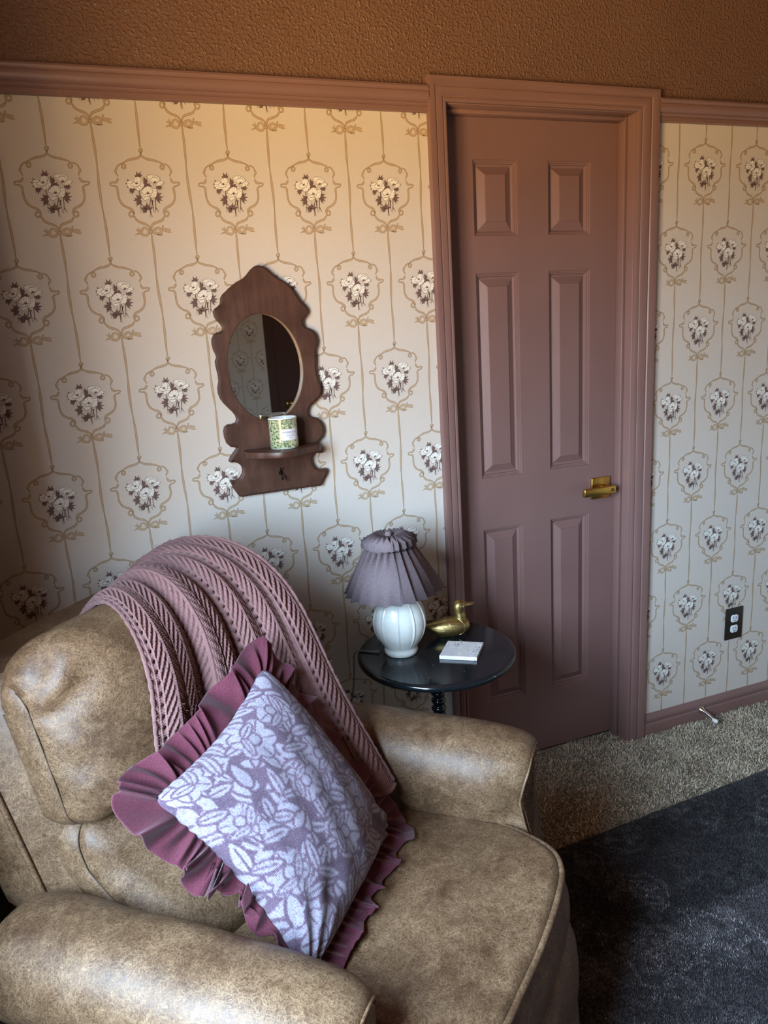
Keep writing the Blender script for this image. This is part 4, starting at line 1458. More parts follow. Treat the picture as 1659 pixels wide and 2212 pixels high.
# ------------------------------------------------------------------ rug
def rug():
    ang = math.atan2(.036, .819)
    c, s_ = math.cos(ang), math.sin(ang)
    org = np.array([1.10, -.385, 0])
    T = lambda p: np.c_[org[0] + p[:, 0] * c - p[:, 1] * s_, org[1] + p[:, 0] * s_ + p[:, 1] * c, p[:, 2]]
    x0, x1, y0, y1 = -1.25, 2.0, -2.6, 0.0
    prof = [(0, .0005), (.001, .006), (.004, .0105), (.010, .0125), (.018, .0125)]
    rings = []
    for d, z in prof:
        rr_ = []
        for (ax, ay), (bx, by) in (((x0 + d, y0 + d), (x1 - d, y0 + d)), ((x1 - d, y0 + d), (x1 - d, y1 - d)), ((x1 - d, y1 - d), (x0 + d, y1 - d)), ((x0 + d, y1 - d), (x0 + d, y0 + d))):
            for k in range(60):
                q = k / 60
                rr_.append((ax + (bx - ax) * q, ay + (by - ay) * q, z))
        rings.append(rr_)
    R = np.array(rings)
    jit = np.random.default_rng(2).normal(0, .0008, R[1:-1].shape); R[1:-1] += jit
    mb = MB(); mb.grid(T(R.reshape(-1, 3)).reshape(R.shape), cv=True)
    mb.add(T(R[-1]), [tuple(range(len(R[-1])))])
    t = NT('charcoal_faded_rug')
    v = t.coord(rot=(0, 0, -ang))
    sx = t.n('ShaderNodeSeparateXYZ', i_Vector=v)
    warp = t.n('ShaderNodeTexNoise', i_Vector=v, i_Scale=7.0, i_Detail=4.0).outputs[1]
    vw = t.mix(.10, v, warp)
    n1 = t.noise(vw, 13, 3, .55, 1.6)
    n2_ = t.noise(t.mix(.25, v, warp), 24, 3, .5, .8)
    ed = t.math('ABSOLUTE', t.math('SUBTRACT', n1, .5))
    scroll = t.ramp(ed, [(.0, (1, 1, 1)), (.035, (.8, .8, .8)), (.07, (0, 0, 0))])
    blob = t.ramp(n2_, [(.5, (0, 0, 0)), (.58, (.8, .8, .8))])
    flor = t.math('MAXIMUM', scroll, blob)
    worn = t.ramp(t.noise(v, 5.5, 6, .65), [(.36, (.08, .08, .08)), (.62, (1, 1, 1))])
    # border guard stripes run parallel with the edge
    yy = t.math('MULTIPLY', sx.outputs[1], -1.0)
    band = t.ramp(t.n('ShaderNodeMapRange', i_Value=yy, i_1=0.0, i_2=1.0).outputs[0], [(0.0, (.1, .1, .1)), (.03, (.1, .1, .1)), (.036, (.5, .5, .5)), (.05, (.15, .15, .15)), (.36, (.2, .2, .2)), (.37, (.72, .72, .72)), (.43, (.72, .72, .72)), (.445, (.42, .42, .42)), (1, (.48, .48, .48))][:9])
    f = t.math('ADD', t.math('MULTIPLY', t.math('MULTIPLY', flor, worn), .34), t.math('MULTIPLY', band, .42))
    tip = t.noise(v, 300, 2, .6)
    tip2 = t.noise(v, 120, 3, .6)
    f = t.math('ADD', f, t.math('MULTIPLY', t.math('SUBTRACT', t.ramp(t.math('ADD', t.math('MULTIPLY', tip, .5), t.math('MULTIPLY', tip2, .5)), [(.38, (0, 0, 0)), (.62, (1, 1, 1))]), .5), .62))
    col = t.ramp(f, [(.0, (.016, .0145, .017)), (.32, (.050, .046, .053)), (.62, (.118, .112, .125)), (1.0, (.27, .262, .28))])
    t.set(Base_Color=col, Roughness=.95, Specular_IOR_Level=.08, Sheen_Weight=.12)
    t.bump(t.math('ADD', tip, t.math('MULTIPLY', tip2, .8)), .9, .0045)
    root = thing('area_rug', (*org[:2], 0), 'dark charcoal faded floral rug over the carpet in front of the armchair', 'rug')
    o = mb.build('woven_base', t.m, root)
    # cut pile where the camera can see it
    r = np.random.default_rng(21)
    sp_ = .0033
    X, Y = np.meshgrid(np.arange(-.42, 1.15, sp_), np.arange(-1.45, -.010, sp_))
    X = X.ravel() + r.uniform(-.5, .5, X.size) * sp_; Y = Y.ravel() + r.uniform(-.5, .5, Y.size) * sp_

    def vnoise(x, y, sc, seed):
        g = np.random.default_rng(seed).random((257, 257))
        u, v_ = x * sc + 100.3, y * sc + 100.7
        i, j = np.floor(u).astype(int), np.floor(v_).astype(int)
        fu, fv = u - i, v_ - j
        fu = fu * fu * (3 - 2 * fu); fv = fv * fv * (3 - 2 * fv)
        i %= 256; j %= 256
        return (g[i, j] * (1 - fu) + g[i + 1, j] * fu) * (1 - fv) + (g[i, j + 1] * (1 - fu) + g[i + 1, j + 1] * fu) * fv
    wx = X + .05 * (vnoise(X, Y, 9, 1) - .5) + .02 * (vnoise(X, Y, 30, 2) - .5); wy = Y + .05 * (vnoise(X, Y, 9, 3) - .5) + .02 * (vnoise(X, Y, 30, 4) - .5)
    # trailing stems, rosettes and leaves, mostly worn away
    pat = np.zeros(len(X))
    for k in range(70):
        cx_, cy_ = r.uniform(-.4, 1.15), r.uniform(-1.45, 0)
        rad = r.uniform(.025, .075)
        d = np.hypot(wx - cx_, wy - cy_); an = np.arctan2(wy - cy_, wx - cx_)
        pet = rad * (.70 + .30 * np.cos(r.integers(5, 8) * an + r.uniform(0, 6)))
        pat[(d < pet) & (d > rad * .25)] += .55
        pat[np.abs(d - rad * 1.25) < .005] += .5
    for k in range(60):
        cx_, cy_, a_k = r.uniform(-.4, 1.15), r.uniform(-1.45, 0), r.uniform(0, 6.28)
        dx, dy = wx - cx_, wy - cy_
        u = (dx * math.cos(a_k) + dy * math.sin(a_k)) / r.uniform(.05, .11); w_ = (-dx * math.sin(a_k) + dy * math.cos(a_k)) / r.uniform(.014, .026)
        pat[(u > 0) & (u < 1) & (np.abs(w_) < np.sqrt(np.clip(u * (1 - u) * 3, 0, 1)))] += .5
    pat = np.clip(pat, 0, 1)
    wear = np.clip((.55 * vnoise(X, Y, 6, 5) + .30 * vnoise(X, Y, 22, 6) + .15 * vnoise(X, Y, 60, 7) - .36) / .22, 0, 1)
    e = -Y
    bandv = np.interp(e, [0, .012, .016, .028, .032, .345, .355, .405, .415, 2], [.30, .30, .42, .42, .26, .26, .55, .55, .44, .46])
    f = bandv * .56 + .62 * pat * (.25 + .75 * wear) + .10 * (wear - .5)
    col_ = np.clip(f, .02, 1)[:, None] * np.array([[.315, .292, .292]])
    col_ *= np.clip(r.lognormal(0, .34, len(X)), .3, 2.0)[:, None]
    n = len(X); h = r.uniform(.0040, .0060, n); a = r.uniform(0, pi, n); wd_ = r.uniform(.0007, .0013, n)
    lx, ly = r.normal(0, .0018, n), r.normal(0, .0018, n)
    dx, dy = np.cos(a) * wd_, np.sin(a) * wd_
    z0 = np.full(n, .0118)
    Vt = np.stack([np.c_[X - dx, Y - dy, z0], np.c_[X + dx, Y + dy, z0], np.c_[X + lx + dx * .7, Y + ly + dy * .7, z0 + h], np.c_[X + lx - dx * .7, Y + ly - dy * .7, z0 + h]], 1)
    # none under the chair base
    wp_ = T(np.c_[X, Y, z0]); cf = wp_ @ QF.T
    keep = ~((cf[:, 0] < 1.075) & (cf[:, 0] > .2) & (cf[:, 1] < -.05))
    Vt = Vt[keep]; col_ = col_[keep]; n = len(Vt)
    m3 = MB(); m3.add(T(Vt.reshape(-1, 3)), (np.arange(n)[:, None] * 4 + np.arange(4)).tolist())
    o3 = m3.build('rug_pile', M_TUFT, root, col=np.repeat(col_[:, None, :], 4, 1).reshape(-1, 3))
    o3['kind'] = 'stuff'
    0 and tag(o, 'dark charcoal faded floral rug over the carpet in front of the armchair', 'rug')


rug()

# ------------------------------------------------------------------ curtain on the left wall
def curtain():
    n, mz = 160, 60
    s = np.linspace(0, 1, n); z = np.linspace(.012, 2.22, mz)
    G = np.zeros((n, mz, 3))
    for j, zz in enumerate(z):
        k = np.clip((zz - .75) / .5, 0, 1)
        cx = -.378 + .020 * k; am = .020 + .026 * k
        y = -.06 - s * .86
        wav = np.sin(s * 2 * pi * 7.5 + .3 * np.sin(zz * 2))
        x = cx + am * wav * (.75 + .25 * np.sin(s * 9)) - .02 * (1 - k)
        x = np.maximum(x, XL + .012)
        x = np.where((zz < 1.1) , np.minimum(x, -.345), x)
        G[:, j] = np.c_[x, y + .03 * np.sin(s * 2 * pi * 6.5 + 1.2), np.full(n, zz)]
    mb = MB(); mb.grid(G)
    t = NT('dark_olive_curtain')
    nz = t.noise(t.coord(scale=(1, 1, 1)), 300, 2)
    t.set(Base_Color=t.ramp(nz, [(.3, (.040, .038, .026)), (.7, (.060, .056, .040))]), Roughness=.9, Specular_IOR_Level=.1)
    t.bump(nz, .2, .0006)
    root = thing('curtain', (XL + .06, -.5, 2.2), 'dark olive floor length curtain in the corner behind the armchair, plus an added unseen panel blocking light', 'curtain')
    o = mb.build('curtain_panel', t.m, root, smooth=180)
    sd = o.modifiers.new('thickness', 'SOLIDIFY'); sd.thickness = .002
    G_blocker = G.copy(); G_blocker[:, :, 1] = -2.06 + (G[:, :, 1] + .06) * .65  # second panel added out of view, blocks window light to the front wall
    mb = MB(); mb.grid(G_blocker)
    light_blocker = mb.build('curtain_panel', t.m, root, smooth=180)
    sd = light_blocker.modifiers.new('thickness', 'SOLIDIFY'); sd.thickness = .002
    m2 = MB(); m2.tube([(XL + .085, -.10, 2.24), (XL + .085, -2.75, 2.24)], .011, 14)
    for yy in (-.14, -2.7): m2.tube([(XL + .001, yy, 2.24), (XL + .085, yy, 2.24)], .008, 10)
    m2.build('curtain_rod', simple('black_iron', (.02, .02, .02, 1), .45, .6), root, smooth=50)


curtain()
# ------------------------------------------------------------------ side table
ZT = .63
TC = np.array([.796, -.232])
M_BLK = None


def mat_black():
    t = NT('satin_black_paint')
    v = t.coord()
    n = t.noise(v, 9, 3)
    chips = t.ramp(t.noise(v, 120, 2, .4), [(.765, (0, 0, 0)), (.785, (1, 1, 1))])
    t.set(Base_Color=t.mix(t.math('MULTIPLY', chips, .7), (.007, .010, .0125, 1), (.45, .43, .40, 1)), Roughness=t.ramp(n, [(.3, (.11, .11, .11)), (.7, (.18, .18, .18))]), Specular_IOR_Level=.55)
    t.bump(t.noise(v, 40, 3), .04, .001)
    return t.m


M_BLK = mat_black()
tb = thing('side_table', (*TC, 0), 'round black pedestal side table between the armchair and the mauve door', 'side table')
mb = MB()
r = .217
mb.lathe([(0, ZT), (r - .012, ZT), (r - .007, ZT - .0008), (r - .0025, ZT - .0035), (r, ZT - .008), (r, ZT - .012), (r - .0025, ZT - .0175), (r - .008, ZT - .0205), (r - .02, ZT - .022), (0, ZT - .022)], c=(*TC, 0), n=128)
mb.build('tabletop', M_BLK, tb, smooth=40)
prof = [(0, .607), (.040, .607), (.040, .6045), (.020, .603)]
for zz in np.arange(.592, .40, -.0235):
    prof += [(.0145, zz + .0095), (.0175, zz + .0075), (.0205, zz + .003), (.0205, zz - .001), (.0175, zz - .0055), (.0145, zz - .0075), (.0138, zz - .0105)]
prof += [(.018, .385), (.017, .37), (.024, .30), (.032, .24), (.034, .21), (.028, .185), (.021, .175), (.030, .165), (.034, .15), (.034, .09), (.026, .075), (0, .072)]
mb = MB(); mb.lathe(prof, c=(*TC, 0), n=48)
mb.build('pedestal', M_BLK, tb, smooth=50)
for k in range(3):
    a = math.radians(95 + 120 * k)
    d = np.array([math.cos(a), math.sin(a)])
    path = spl([(.025, .135), (.07, .14), (.12, .105), (.16, .055), (.195, .018), (.222, .012)], 22)
    P = np.c_[TC[0] + d[0] * path[:, 0], TC[1] + d[1] * path[:, 0], path[:, 1] + .004]
    mb = MB(); mb.tube(P, np.interp(np.linspace(0, 1, 22), [0, .5, .85, 1], [.019, .015, .011, .013]), 12)
    mb.build('leg', M_BLK, tb, smooth=60)

# ------------------------------------------------------------------ lamp
LB = np.array([.7053, -.2021])
lamp = thing('table_lamp', (*LB, ZT), 'white ribbed ceramic lamp with pleated mauve shade on the black side table', 'lamp')


def mat_ceramic():
    t = NT('white_crackle_ceramic')
    v = t.coord()
    n = t.noise(v, 45, 4)
    sp_ = t.ramp(t.noise(v, 260, 2), [(.72, (0, 0, 0)), (.76, (1, 1, 1))])
    c = t.ramp(n, [(.3, (.72, .74, .69)), (.7, (.82, .84, .79))])
    t.set(Base_Color=t.mix(t.math('MULTIPLY', sp_, .25), c, (.45, .42, .36, 1)), Roughness=.16, Specular_IOR_Level=.6, Coat_Weight=.3, Coat_Roughness=.08)
    t.bump(n, .08, .002)
    return t.m


bp = spl([(.0, .0), (.038, .0), (.0445, .003), (.0465, .010), (.0455, .018), (.047, .024), (.054, .036), (.064, .054), (.0705, .074), (.0728, .092), (.071, .110), (.066, .128), (.057, .146), (.045, .160), (.030, .168), (.016, .171), (0, .172)], 90)
def lobes(R, z, t):
    zz = np.clip((z - .022) / .03, 0, 1) * np.clip((.172 - z) / .03, 0, 1)
    ph = (t * 10 / (2 * pi) + .18) % 1.0
    ridge = np.exp(-(np.minimum(ph, 1 - ph) / .06) ** 2)
    swell = np.abs(np.sin(pi * ph)) ** .6
    return R * (1 + zz * (.045 * ridge + .020 * swell - .02)), z + 0 * t
mb = MB(); mb.lathe(bp, c=(*LB, ZT), n=240, fn=lobes)
mb.build('lamp_base', mat_ceramic(), lamp, smooth=60)
mb = MB(); mb.tube([(*LB, ZT + .165), (*LB, ZT + .31)], .007, 14)
mb.build('stem', M_BRASSD, lamp, smooth=60)


def mat_shade():
    t = NT('mauve_linen_shade')
    v = t.coord()
    a = t.noise(t.coord(scale=(1, 1, 10)), 130, 3); b = t.noise(t.coord(scale=(6, 6, 1)), 160, 3)
    n = t.math('ADD', t.math('MULTIPLY', a, .5), t.math('MULTIPLY', b, .5))
    t.set(Base_Color=t.ramp(n, [(.35, (.135, .103, .112)), (.65, (.245, .195, .208))]), Roughness=.85, Specular_IOR_Level=.15)
    t.bump(n, .25, .0006)
    return t.m


M_SH = mat_shade()
# pleated cone; offset and tipped very slightly like in the photo
SHC = np.array([LB[0] - .012, LB[1] + .004])
NPL = 22
tilt = math.radians(2.2)
tdir = np.array([-CR[0, 0], -CR[1, 0], 0]); tdir /= np.linalg.norm(tdir)


def shade_T(p):
    p = np.asarray(p, float).copy()
    zz = p[:, 2] - (ZT + .25)
    lat = (p[:, :2] - SHC) @ tdir[:2]
    q = p.copy()
    q[:, :2] += np.outer(zz * math.sin(tilt), tdir[:2])
    q[:, 2] -= lat * math.sin(tilt)
    return q


def pleat_ring(rad, z, amp, skew=.5, dz=0.0):
    """folded-paper ring: sharp outer crease, sharp inner crease"""
    P = []
    for k in range(NPL):
        a0 = 2 * pi * k / NPL
        for f, rr in ((0, rad - amp), (skew, rad + amp)):
            a = a0 + 2 * pi / NPL * f
            P.append((SHC[0] + rr * math.cos(a), SHC[1] + rr * math.sin(a), z + (dz if f else 0)))
    return P


def pleated(name, rows, mat, parent):
    R = np.array([pleat_ring(*r_) for r_ in rows])
    R = shade_T(R.reshape(-1, 3)).reshape(R.shape)
    mb = MB(); mb.grid(R, cv=True)
    o = mb.build(name, mat, parent)
    sd = o.modifiers.new('thickness', 'SOLIDIFY'); sd.thickness = .0011
    return o


zb = ZT + .182
shd = pleated('lamp_shade', [(.1255, zb, .0085, .70), (.0915, zb + .060, .0105, .70), (.0575, zb + .121, .0085, .68)], M_SH, lamp)
pleated('pleated_collar', [(.0575, zb + .1195, .0075, .5), (.0625, zb + .121, .0120, .5, .010), (.0590, zb + .150, .0125, .5, -.005), (.0520, zb + .160, .0125, .5, -.014), (.021, zb + .148, .0050, .5, -.007), (.016, zb + .140, .003, .5)], M_SH, shd)
mb = MB()
nn = NPL * 2
fin = [(0, .006), (.004, .0056), (.0075, .004), (.009, .001), (.009, -.006), (0, -.008)]
mb.lathe(fin, c=(0, 0, 0), n=24)
V = np.concatenate(mb.v); mb.v = [shade_T(V + np.array([*SHC, zb + .158]))]
mb.build('finial', M_SH, lamp, smooth=60)
# grey cord leaving the lamp to the left and dropping behind the table
cord = spl([(LB[0] - .058, LB[1] + .02, ZT + .006), (LB[0] - .078, LB[1] + .034, ZT + .0035), (LB[0] - .094, LB[1] + .048, ZT + .0035), (LB[0] - .108, LB[1] + .060, ZT + .001), (LB[0] - .116, LB[1] + .068, ZT - .014), (LB[0] - .117, LB[1] + .074, ZT - .06), (LB[0] - .118, LB[1] + .110, ZT - .16), (LB[0] - .125, LB[1] + .15, ZT - .22), (.565, -.02, .42), (.565, -.012, .395)], 70)
mb = MB(); mb.tube(cord, .0026, 8)
mb.build('cord', simple('grey_cord', (.30, .30, .33, 1), .5), lamp, smooth=80)

# ------------------------------------------------------------------ marble coaster
cs = np.array([(.8383, -.2193), (.778, -.2943), (.8601, -.3507), (.9203, -.2749)])
cc = cs.mean(0)
co = MB()
t = NT('white_marble')
v = t.coord()
wn = t.n('ShaderNodeTexNoise', i_Vector=v, i_Scale=16.0, i_Detail=5.0).outputs[1]
vw = t.mix(.18, v, wn)
vo = t.n('ShaderNodeTexVoronoi', i_Vector=vw, i_Scale=26.0, feature='DISTANCE_TO_EDGE').outputs[0]
cl = t.noise(v, 30, 4)
vein = t.math('MULTIPLY', t.ramp(vo, [(0, (1, 1, 1)), (.05, (0, 0, 0))]), t.ramp(cl, [(.42, (0, 0, 0)), (.6, (1, 1, 1))]))
t.set(Base_Color=t.mix(t.math('MULTIPLY', vein, 1.0), t.ramp(cl, [(.3, (.62, .61, .61)), (.7, (.78, .77, .77))]), (.25, .26, .29, 1)), Roughness=.22, Specular_IOR_Level=.5)
co.prism(cs, lambda p: p, ZT + .0006, ZT + .0112, bev=.0008)
tag(co.build('coaster', t.m, smooth=30, org=(*cc, ZT)), 'square white marble coaster with grey veins on the black side table', 'coaster')

# ------------------------------------------------------------------ brass duck
def duck():
    D0 = np.array([.840, -.1565, ZT])
    ang = math.radians(-14)
    ca, sa = math.cos(ang), math.sin(ang)
    T = lambda p: np.c_[D0[0] + p[:, 0] * ca - p[:, 1] * sa, D0[1] + p[:, 0] * sa + p[:, 1] * ca, D0[2] + p[:, 2]]
    n = 40
    th = np.linspace(0, 2 * pi, n, endpoint=False)
    root = thing('duck_figurine', D0, 'gold brass duck figurine facing the door on the black side table', 'figurine')
    m = MB()

    def loft(st, ax=0):
        R = []
        for (cx, cz, hy, hz, tilt_, sq) in st:
            c_, s_ = np.cos(th), np.sin(th)
            yy = hy * np.sign(c_) * np.abs(c_) ** sq; zz = hz * np.sign(s_) * np.abs(s_) ** sq
            x = cx - zz * math.sin(tilt_); z = cz + zz * math.cos(tilt_)
            R.append(np.c_[x, yy, z])
        R = np.array(R)
        m.grid(T(R.reshape(-1, 3)).reshape(R.shape), cv=True, flip=True)
        k = m.n - R.shape[0] * n
        m.f.append(tuple(k + i for i in range(n))); m.m.append(0)
        m.f.append(tuple(k + (R.shape[0] - 1) * n + i for i in range(n))[::-1]); m.m.append(0)
    # body: tail to breast
    xs = [-.043, -.040, -.030, -.015, 0.0, .015, .030, .045, .060, .072, .081, .087, .0895]
    top = [.0385, .0395, .0415, .0455, .0495, .0525, .0540, .0545, .0545, .0520, .0470, .0390, .0320]
    bot = [.0340, .0310, .0235, .0120, .0030, .0012, .0010, .0010, .0022, .0060, .0115, .0185, .0265]
    wid = [.0050, .0075, .0135, .0205, .0255, .0290, .0310, .0315, .0300, .0265, .0205, .0130, .0050]
    q = spl(np.c_[xs, top, bot, wid], 44)
    loft([(x, (t_ + b) / 2, w, (t_ - b) / 2, 0, .92) for x, t_, b, w in q])
    # foot plinth under the belly
    loft([(x, .006, w, .0058, 0, .7) for x, w in ((.000, .012), (.008, .017), (.03, .019), (.05, .017), (.060, .011))])
    # neck and head
    nk = spl(np.array([(.060, .038, .0215, .0185), (.0625, .050, .0175, .0165), (.0625, .060, .0165, .0160), (.0605, .068, .0150, .0152), (.0590, .076, .0158, .0168), (.0592, .085, .0170, .0185), (.0605, .094, .0158, .0172), (.0618, .1010, .0115, .0130), (.0625, .1052, .0050, .0058)]), 34)
    R = []
    for cx, cz, hy, hx in nk:
        R.append(np.c_[cx + hx * np.cos(th), hy * np.sin(th), np.full(n, cz)])
    R = np.array(R); m.grid(T(R.reshape(-1, 3)).reshape(R.shape), cv=True, flip=True)
    k = m.n - R.shape[0] * n
    m.f.append(tuple(k + i for i in range(n))[::-1]); m.m.append(0); m.f.append(tuple(k + (R.shape[0] - 1) * n + i for i in range(n))); m.m.append(0)
    # bill
    loft([(x, z, w, h, -.1, .85) for x, z, w, h in spl([(.066, .0885, .0110, .0120), (.075, .0890, .0100, .0092), (.082, .0893, .0095, .0066), (.090, .0900, .0098, .0048), (.098, .0912, .0092, .0038), (.1030, .0918, .0065, .0028), (.1048, .0920, .0030, .0018)], 22)])
    t = NT('aged_gold_brass')
    v = t.coord()
    nz = t.noise(v, 60, 4); n2 = t.noise(v, 300, 2)
    t.set(Base_Color=t.ramp(nz, [(.3, (.30, .215, .075)), (.7, (.52, .40, .17))]), Metallic=1.0, Roughness=t.ramp(nz, [(.3, (.48, .48, .48)), (.7, (.36, .36, .36))]))
    t.bump(n2, .12, .0005)
    o = m.build('body', t.m, root, smooth=180)
    rm = o.modifiers.new('fuse', 'REMESH'); rm.mode = 'VOXEL'; rm.voxel_size = .0012; rm.use_smooth_shade = True
    sm = o.modifiers.new('soften', 'SMOOTH'); sm.factor = .5; sm.iterations = 5

    def surf(x, z, side):
        """point on the flank at body station x, height z"""
        i = np.interp(x, q[:, 0], np.arange(len(q)))
        t_ = np.interp(x, q[:, 0], q[:, 1]); b = np.interp(x, q[:, 0], q[:, 2]); w = np.interp(x, q[:, 0], q[:, 3])
        c = (t_ + b) / 2; h = (t_ - b) / 2
        u = np.clip((z - c) / h, -.98, .98)
        return side * w * (1 - abs(u) ** (2 / .92)) ** (.46)
    md = simple('pale_brass_line', (.72, .58, .28, 1), .25, 1.0); mk = simple('dark_brass_groove', (.10, .065, .02, 1), .5, 1.0)  # paler brass for the wing edges and eye rings
    for sd in (-1, 1):
        w_ = MB()
        for path, r_ in (([(.050, .0535), (.060, .049), (.0675, .041), (.071, .032), (.070, .022), (.063, .012), (.055, .0075)], .0008),
                         ([(.018, .0525), (.025, .045), (.031, .038), (.037, .029), (.044, .019), (.050, .011)], .00065),
                         ([(-.004, .047), (.003, .041), (.009, .035), (.016, .027), (.024, .018), (.030, .010)], .00065)):
            p = spl(path, 30)
            w_.tube(T(np.array([(x, surf(x, z, sd), z) for x, z in p])), r_, 6)
        wing = w_.build('wing_edge', md, root, smooth=80)
        g = MB()
        for k in range(6):
            f = k / 5
            p = spl([(-.034, .040 - .004 * f), (-.012, .043 - .020 * f), (.015, .049 - .034 * f), (.045, .050 - .036 * f), (.062, .046 - .024 * f)], 30)
            p = p[: 30 - 2 * (k % 3)]
            g.tube(T(np.array([(x, surf(x, z, sd) * 1.0, z) for x, z in p])), .00042, 5)
        g.build('feather_lines', mk, root, smooth=80)
        e = MB()
        a = np.linspace(0, 2 * pi, 16, endpoint=False)
        ec = np.array([.0668, sd * .0150, .0895])
        e.tube(T(np.array([(ec[0] + .0028 * math.cos(k), ec[1] - sd * .0012 * math.cos(k), ec[2] + .0026 * math.sin(k)) for k in a])), .0006, 6, closed=True)
        e.tube(T(np.array([(ec[0] + .0046 * math.cos(k), ec[1] + sd * .0002 - sd * .0022 * math.cos(k), ec[2] + .0042 * math.sin(k)) for k in a])), .0005, 6, closed=True)
        e.build('eye', md, root, smooth=80)


duck()

# ------------------------------------------------------------------ wall mirror with a shelf
OUT = [(620, 130), (670, 138), (712, 172), (760, 220), (815, 250), (860, 280), (900, 315), (930, 350), (962, 398), (985, 435), (1020, 465), (1045, 500), (1050, 530), (1035, 565), (1012, 588), (1002, 610), (1008, 640), (1028, 660), (1060, 668), (1092, 688), (1115, 718), (1130, 770), (1126, 820), (1112, 850), (1112, 885), (1118, 925), (1116, 1000), (1124, 1060), (1140, 1110), (1160, 1160), (1165, 1205), (1150, 1250), (1120, 1285), (1080, 1315), (1056, 1345), (1047, 1385), (1058, 1412), (1085, 1425), (1120, 1430), (1152, 1452), (1175, 1490), (1185, 1540), (1175, 1590), (1152, 1618), (1132, 1638), (1150, 1665), (1172, 1698), (1182, 1726), (1160, 1734), (1122, 1730), (1095, 1748), (1080, 1785), (1085, 1820), (1105, 1850), (1135, 1868), (1165, 1873), (1202, 1862), (1215, 1885), (1200, 1925), (1177, 1965), (1160, 2010), (1100, 2018), (1060, 2022), (900, 2045), (700, 2075), (560, 2094), (490, 2107), (460, 2100), (430, 2060), (400, 2010), (383, 1975), (392, 1965), (430, 1970), (465, 1950), (488, 1912), (490, 1870), (478, 1840), (450, 1818), (415, 1810), (387, 1815), (373, 1805), (387, 1770), (410, 1735), (435, 1702), (440, 1690), (428, 1686), (388, 1680), (355, 1652), (336, 1600), (328, 1548), (338, 1510), (362, 1491), (400, 1487), (430, 1474), (440, 1445), (430, 1415), (405, 1382), (370, 1350), (330, 1310), (300, 1270), (282, 1222), (278, 1180), (288, 1120), (280, 1060), (262, 990), (257, 950), (268, 915), (260, 888), (240, 850), (228, 800), (228, 760), (245, 722), (270, 702), (300, 695), (318, 682), (320, 660), (300, 630), (270, 600), (250, 570), (240, 532), (250, 502), (280, 480), (300, 458), (301, 435), (302, 408), (320, 376), (348, 350), (370, 330), (400, 300), (440, 270), (490, 245), (520, 215), (560, 163), (590, 138)]


def ray_y(u, v, y):
    d = CR @ np.array([(u - IMG_W / 2) / FPX, (v - IMG_H / 2) / FPX, 1.0])
    t_ = (y - CAM[1]) / d[1]
    p = CAM + t_ * d
    return p[0], p[2]


BT = .0225
outl = np.array([ray_y(400 + x / 3.95, 540 + y / 3.95, -BT * .7) for x, y in OUT])
if np.sum(outl[:, 0] * np.roll(outl[:, 1], -1) - np.roll(outl[:, 0], -1) * outl[:, 1]) < 0: outl = outl[::-1]
OC = np.array([.4440, 1.4130]); ORX, ORZ = .0985, .1375
NE = 96
te = np.linspace(0, 2 * pi, NE, endpoint=False)
tl = math.radians(2)
ell = lambda k: np.c_[OC[0] + (ORX + k) * np.cos(te) * math.cos(tl) - (ORZ + k) * np.sin(te) * math.sin(tl), OC[1] + (ORX + k) * np.cos(te) * math.sin(tl) + (ORZ + k) * np.sin(te) * math.cos(tl)]
mir = thing('wall_mirror', (.4505, 0, 1.38), 'carved dark wood oval wall mirror with small shelf on the floral wallpaper', 'mirror')


def mat_wood():
    t = NT('stained_dark_wood')
    v = t.coord(scale=(1, 1, .12))
    g = t.noise(v, 85, 5, .6, .5)
    b = t.noise(t.coord(), 11, 4, .6)
    f = t.math('ADD', t.math('MULTIPLY', g, .45), t.math('MULTIPLY', b, .55))
    c = t.ramp(f, [(.30, (.040, .016, .010)), (.5, (.072, .030, .018)), (.68, (.112, .048, .027)), (.85, (.18, .08, .04))])
    sp_ = t.ramp(t.noise(t.coord(), 150, 2), [(.73, (0, 0, 0)), (.77, (1, 1, 1))])
    t.set(Base_Color=t.mix(t.math('MULTIPLY', sp_, .5), c, (.03, .012, .008, 1)), Roughness=t.ramp(b, [(.3, (.36, .36, .36)), (.7, (.55, .55, .55))]), Specular_IOR_Level=.5)
    t.bump(g, .18, .0008)
    return t.m


def mat_ply():
    t = NT('pale_ply_edge')
    sx_ = t.n('ShaderNodeSeparateXYZ', i_Vector=t.coord())
    wv = t.math('SINE', t.math('MULTIPLY', sx_.outputs[1], 1150.0))
    n = t.noise(t.coord(), 40, 3)
    t.set(Base_Color=t.mix(t.ramp(wv, [(.3, (0, 0, 0)), (.6, (1, 1, 1))]), (.16, .075, .03, 1), t.ramp(n, [(.3, (.60, .40, .20)), (.7, (.80, .60, .34))])), Roughness=.55)
    return t.m


M_WOOD = mat_wood()
# board front as a bridge between outline and oval: radial rays from the oval centre are not star-safe, so fill by tessellation
from mathutils.geometry import tessellate_polygon
def fill_ring(outer, inner):
    vo = [Vector((*p, 0)) for p in outer]; vi = [Vector((*p, 0)) for p in inner[::-1]]
    tri = tessellate_polygon([vo, vi])
    allp = np.concatenate([outer, inner[::-1]])
    F = []
    for t3 in tri:
        a, b, c = (allp[i] for i in t3)
        ar = (b[0] - a[0]) * (c[1] - a[1]) - (c[0] - a[0]) * (b[1] - a[1])
        F.append(tuple(t3) if ar > 0 else tuple(t3)[::-1])
    return allp, F
mb = MB()
YB = lambda p, y: np.c_[p[:, 0], np.full(len(p), y), p[:, 1]]
lev = [(0.0, -.0012), (0.0, -(BT - .006)), (.0018, -(BT - .0045)), (.0030, -(BT - .004)), (.0042, -(BT - .0012)), (.0060, -BT)]
R = np.array([YB(inset(outl, d), y) for d, y in lev])
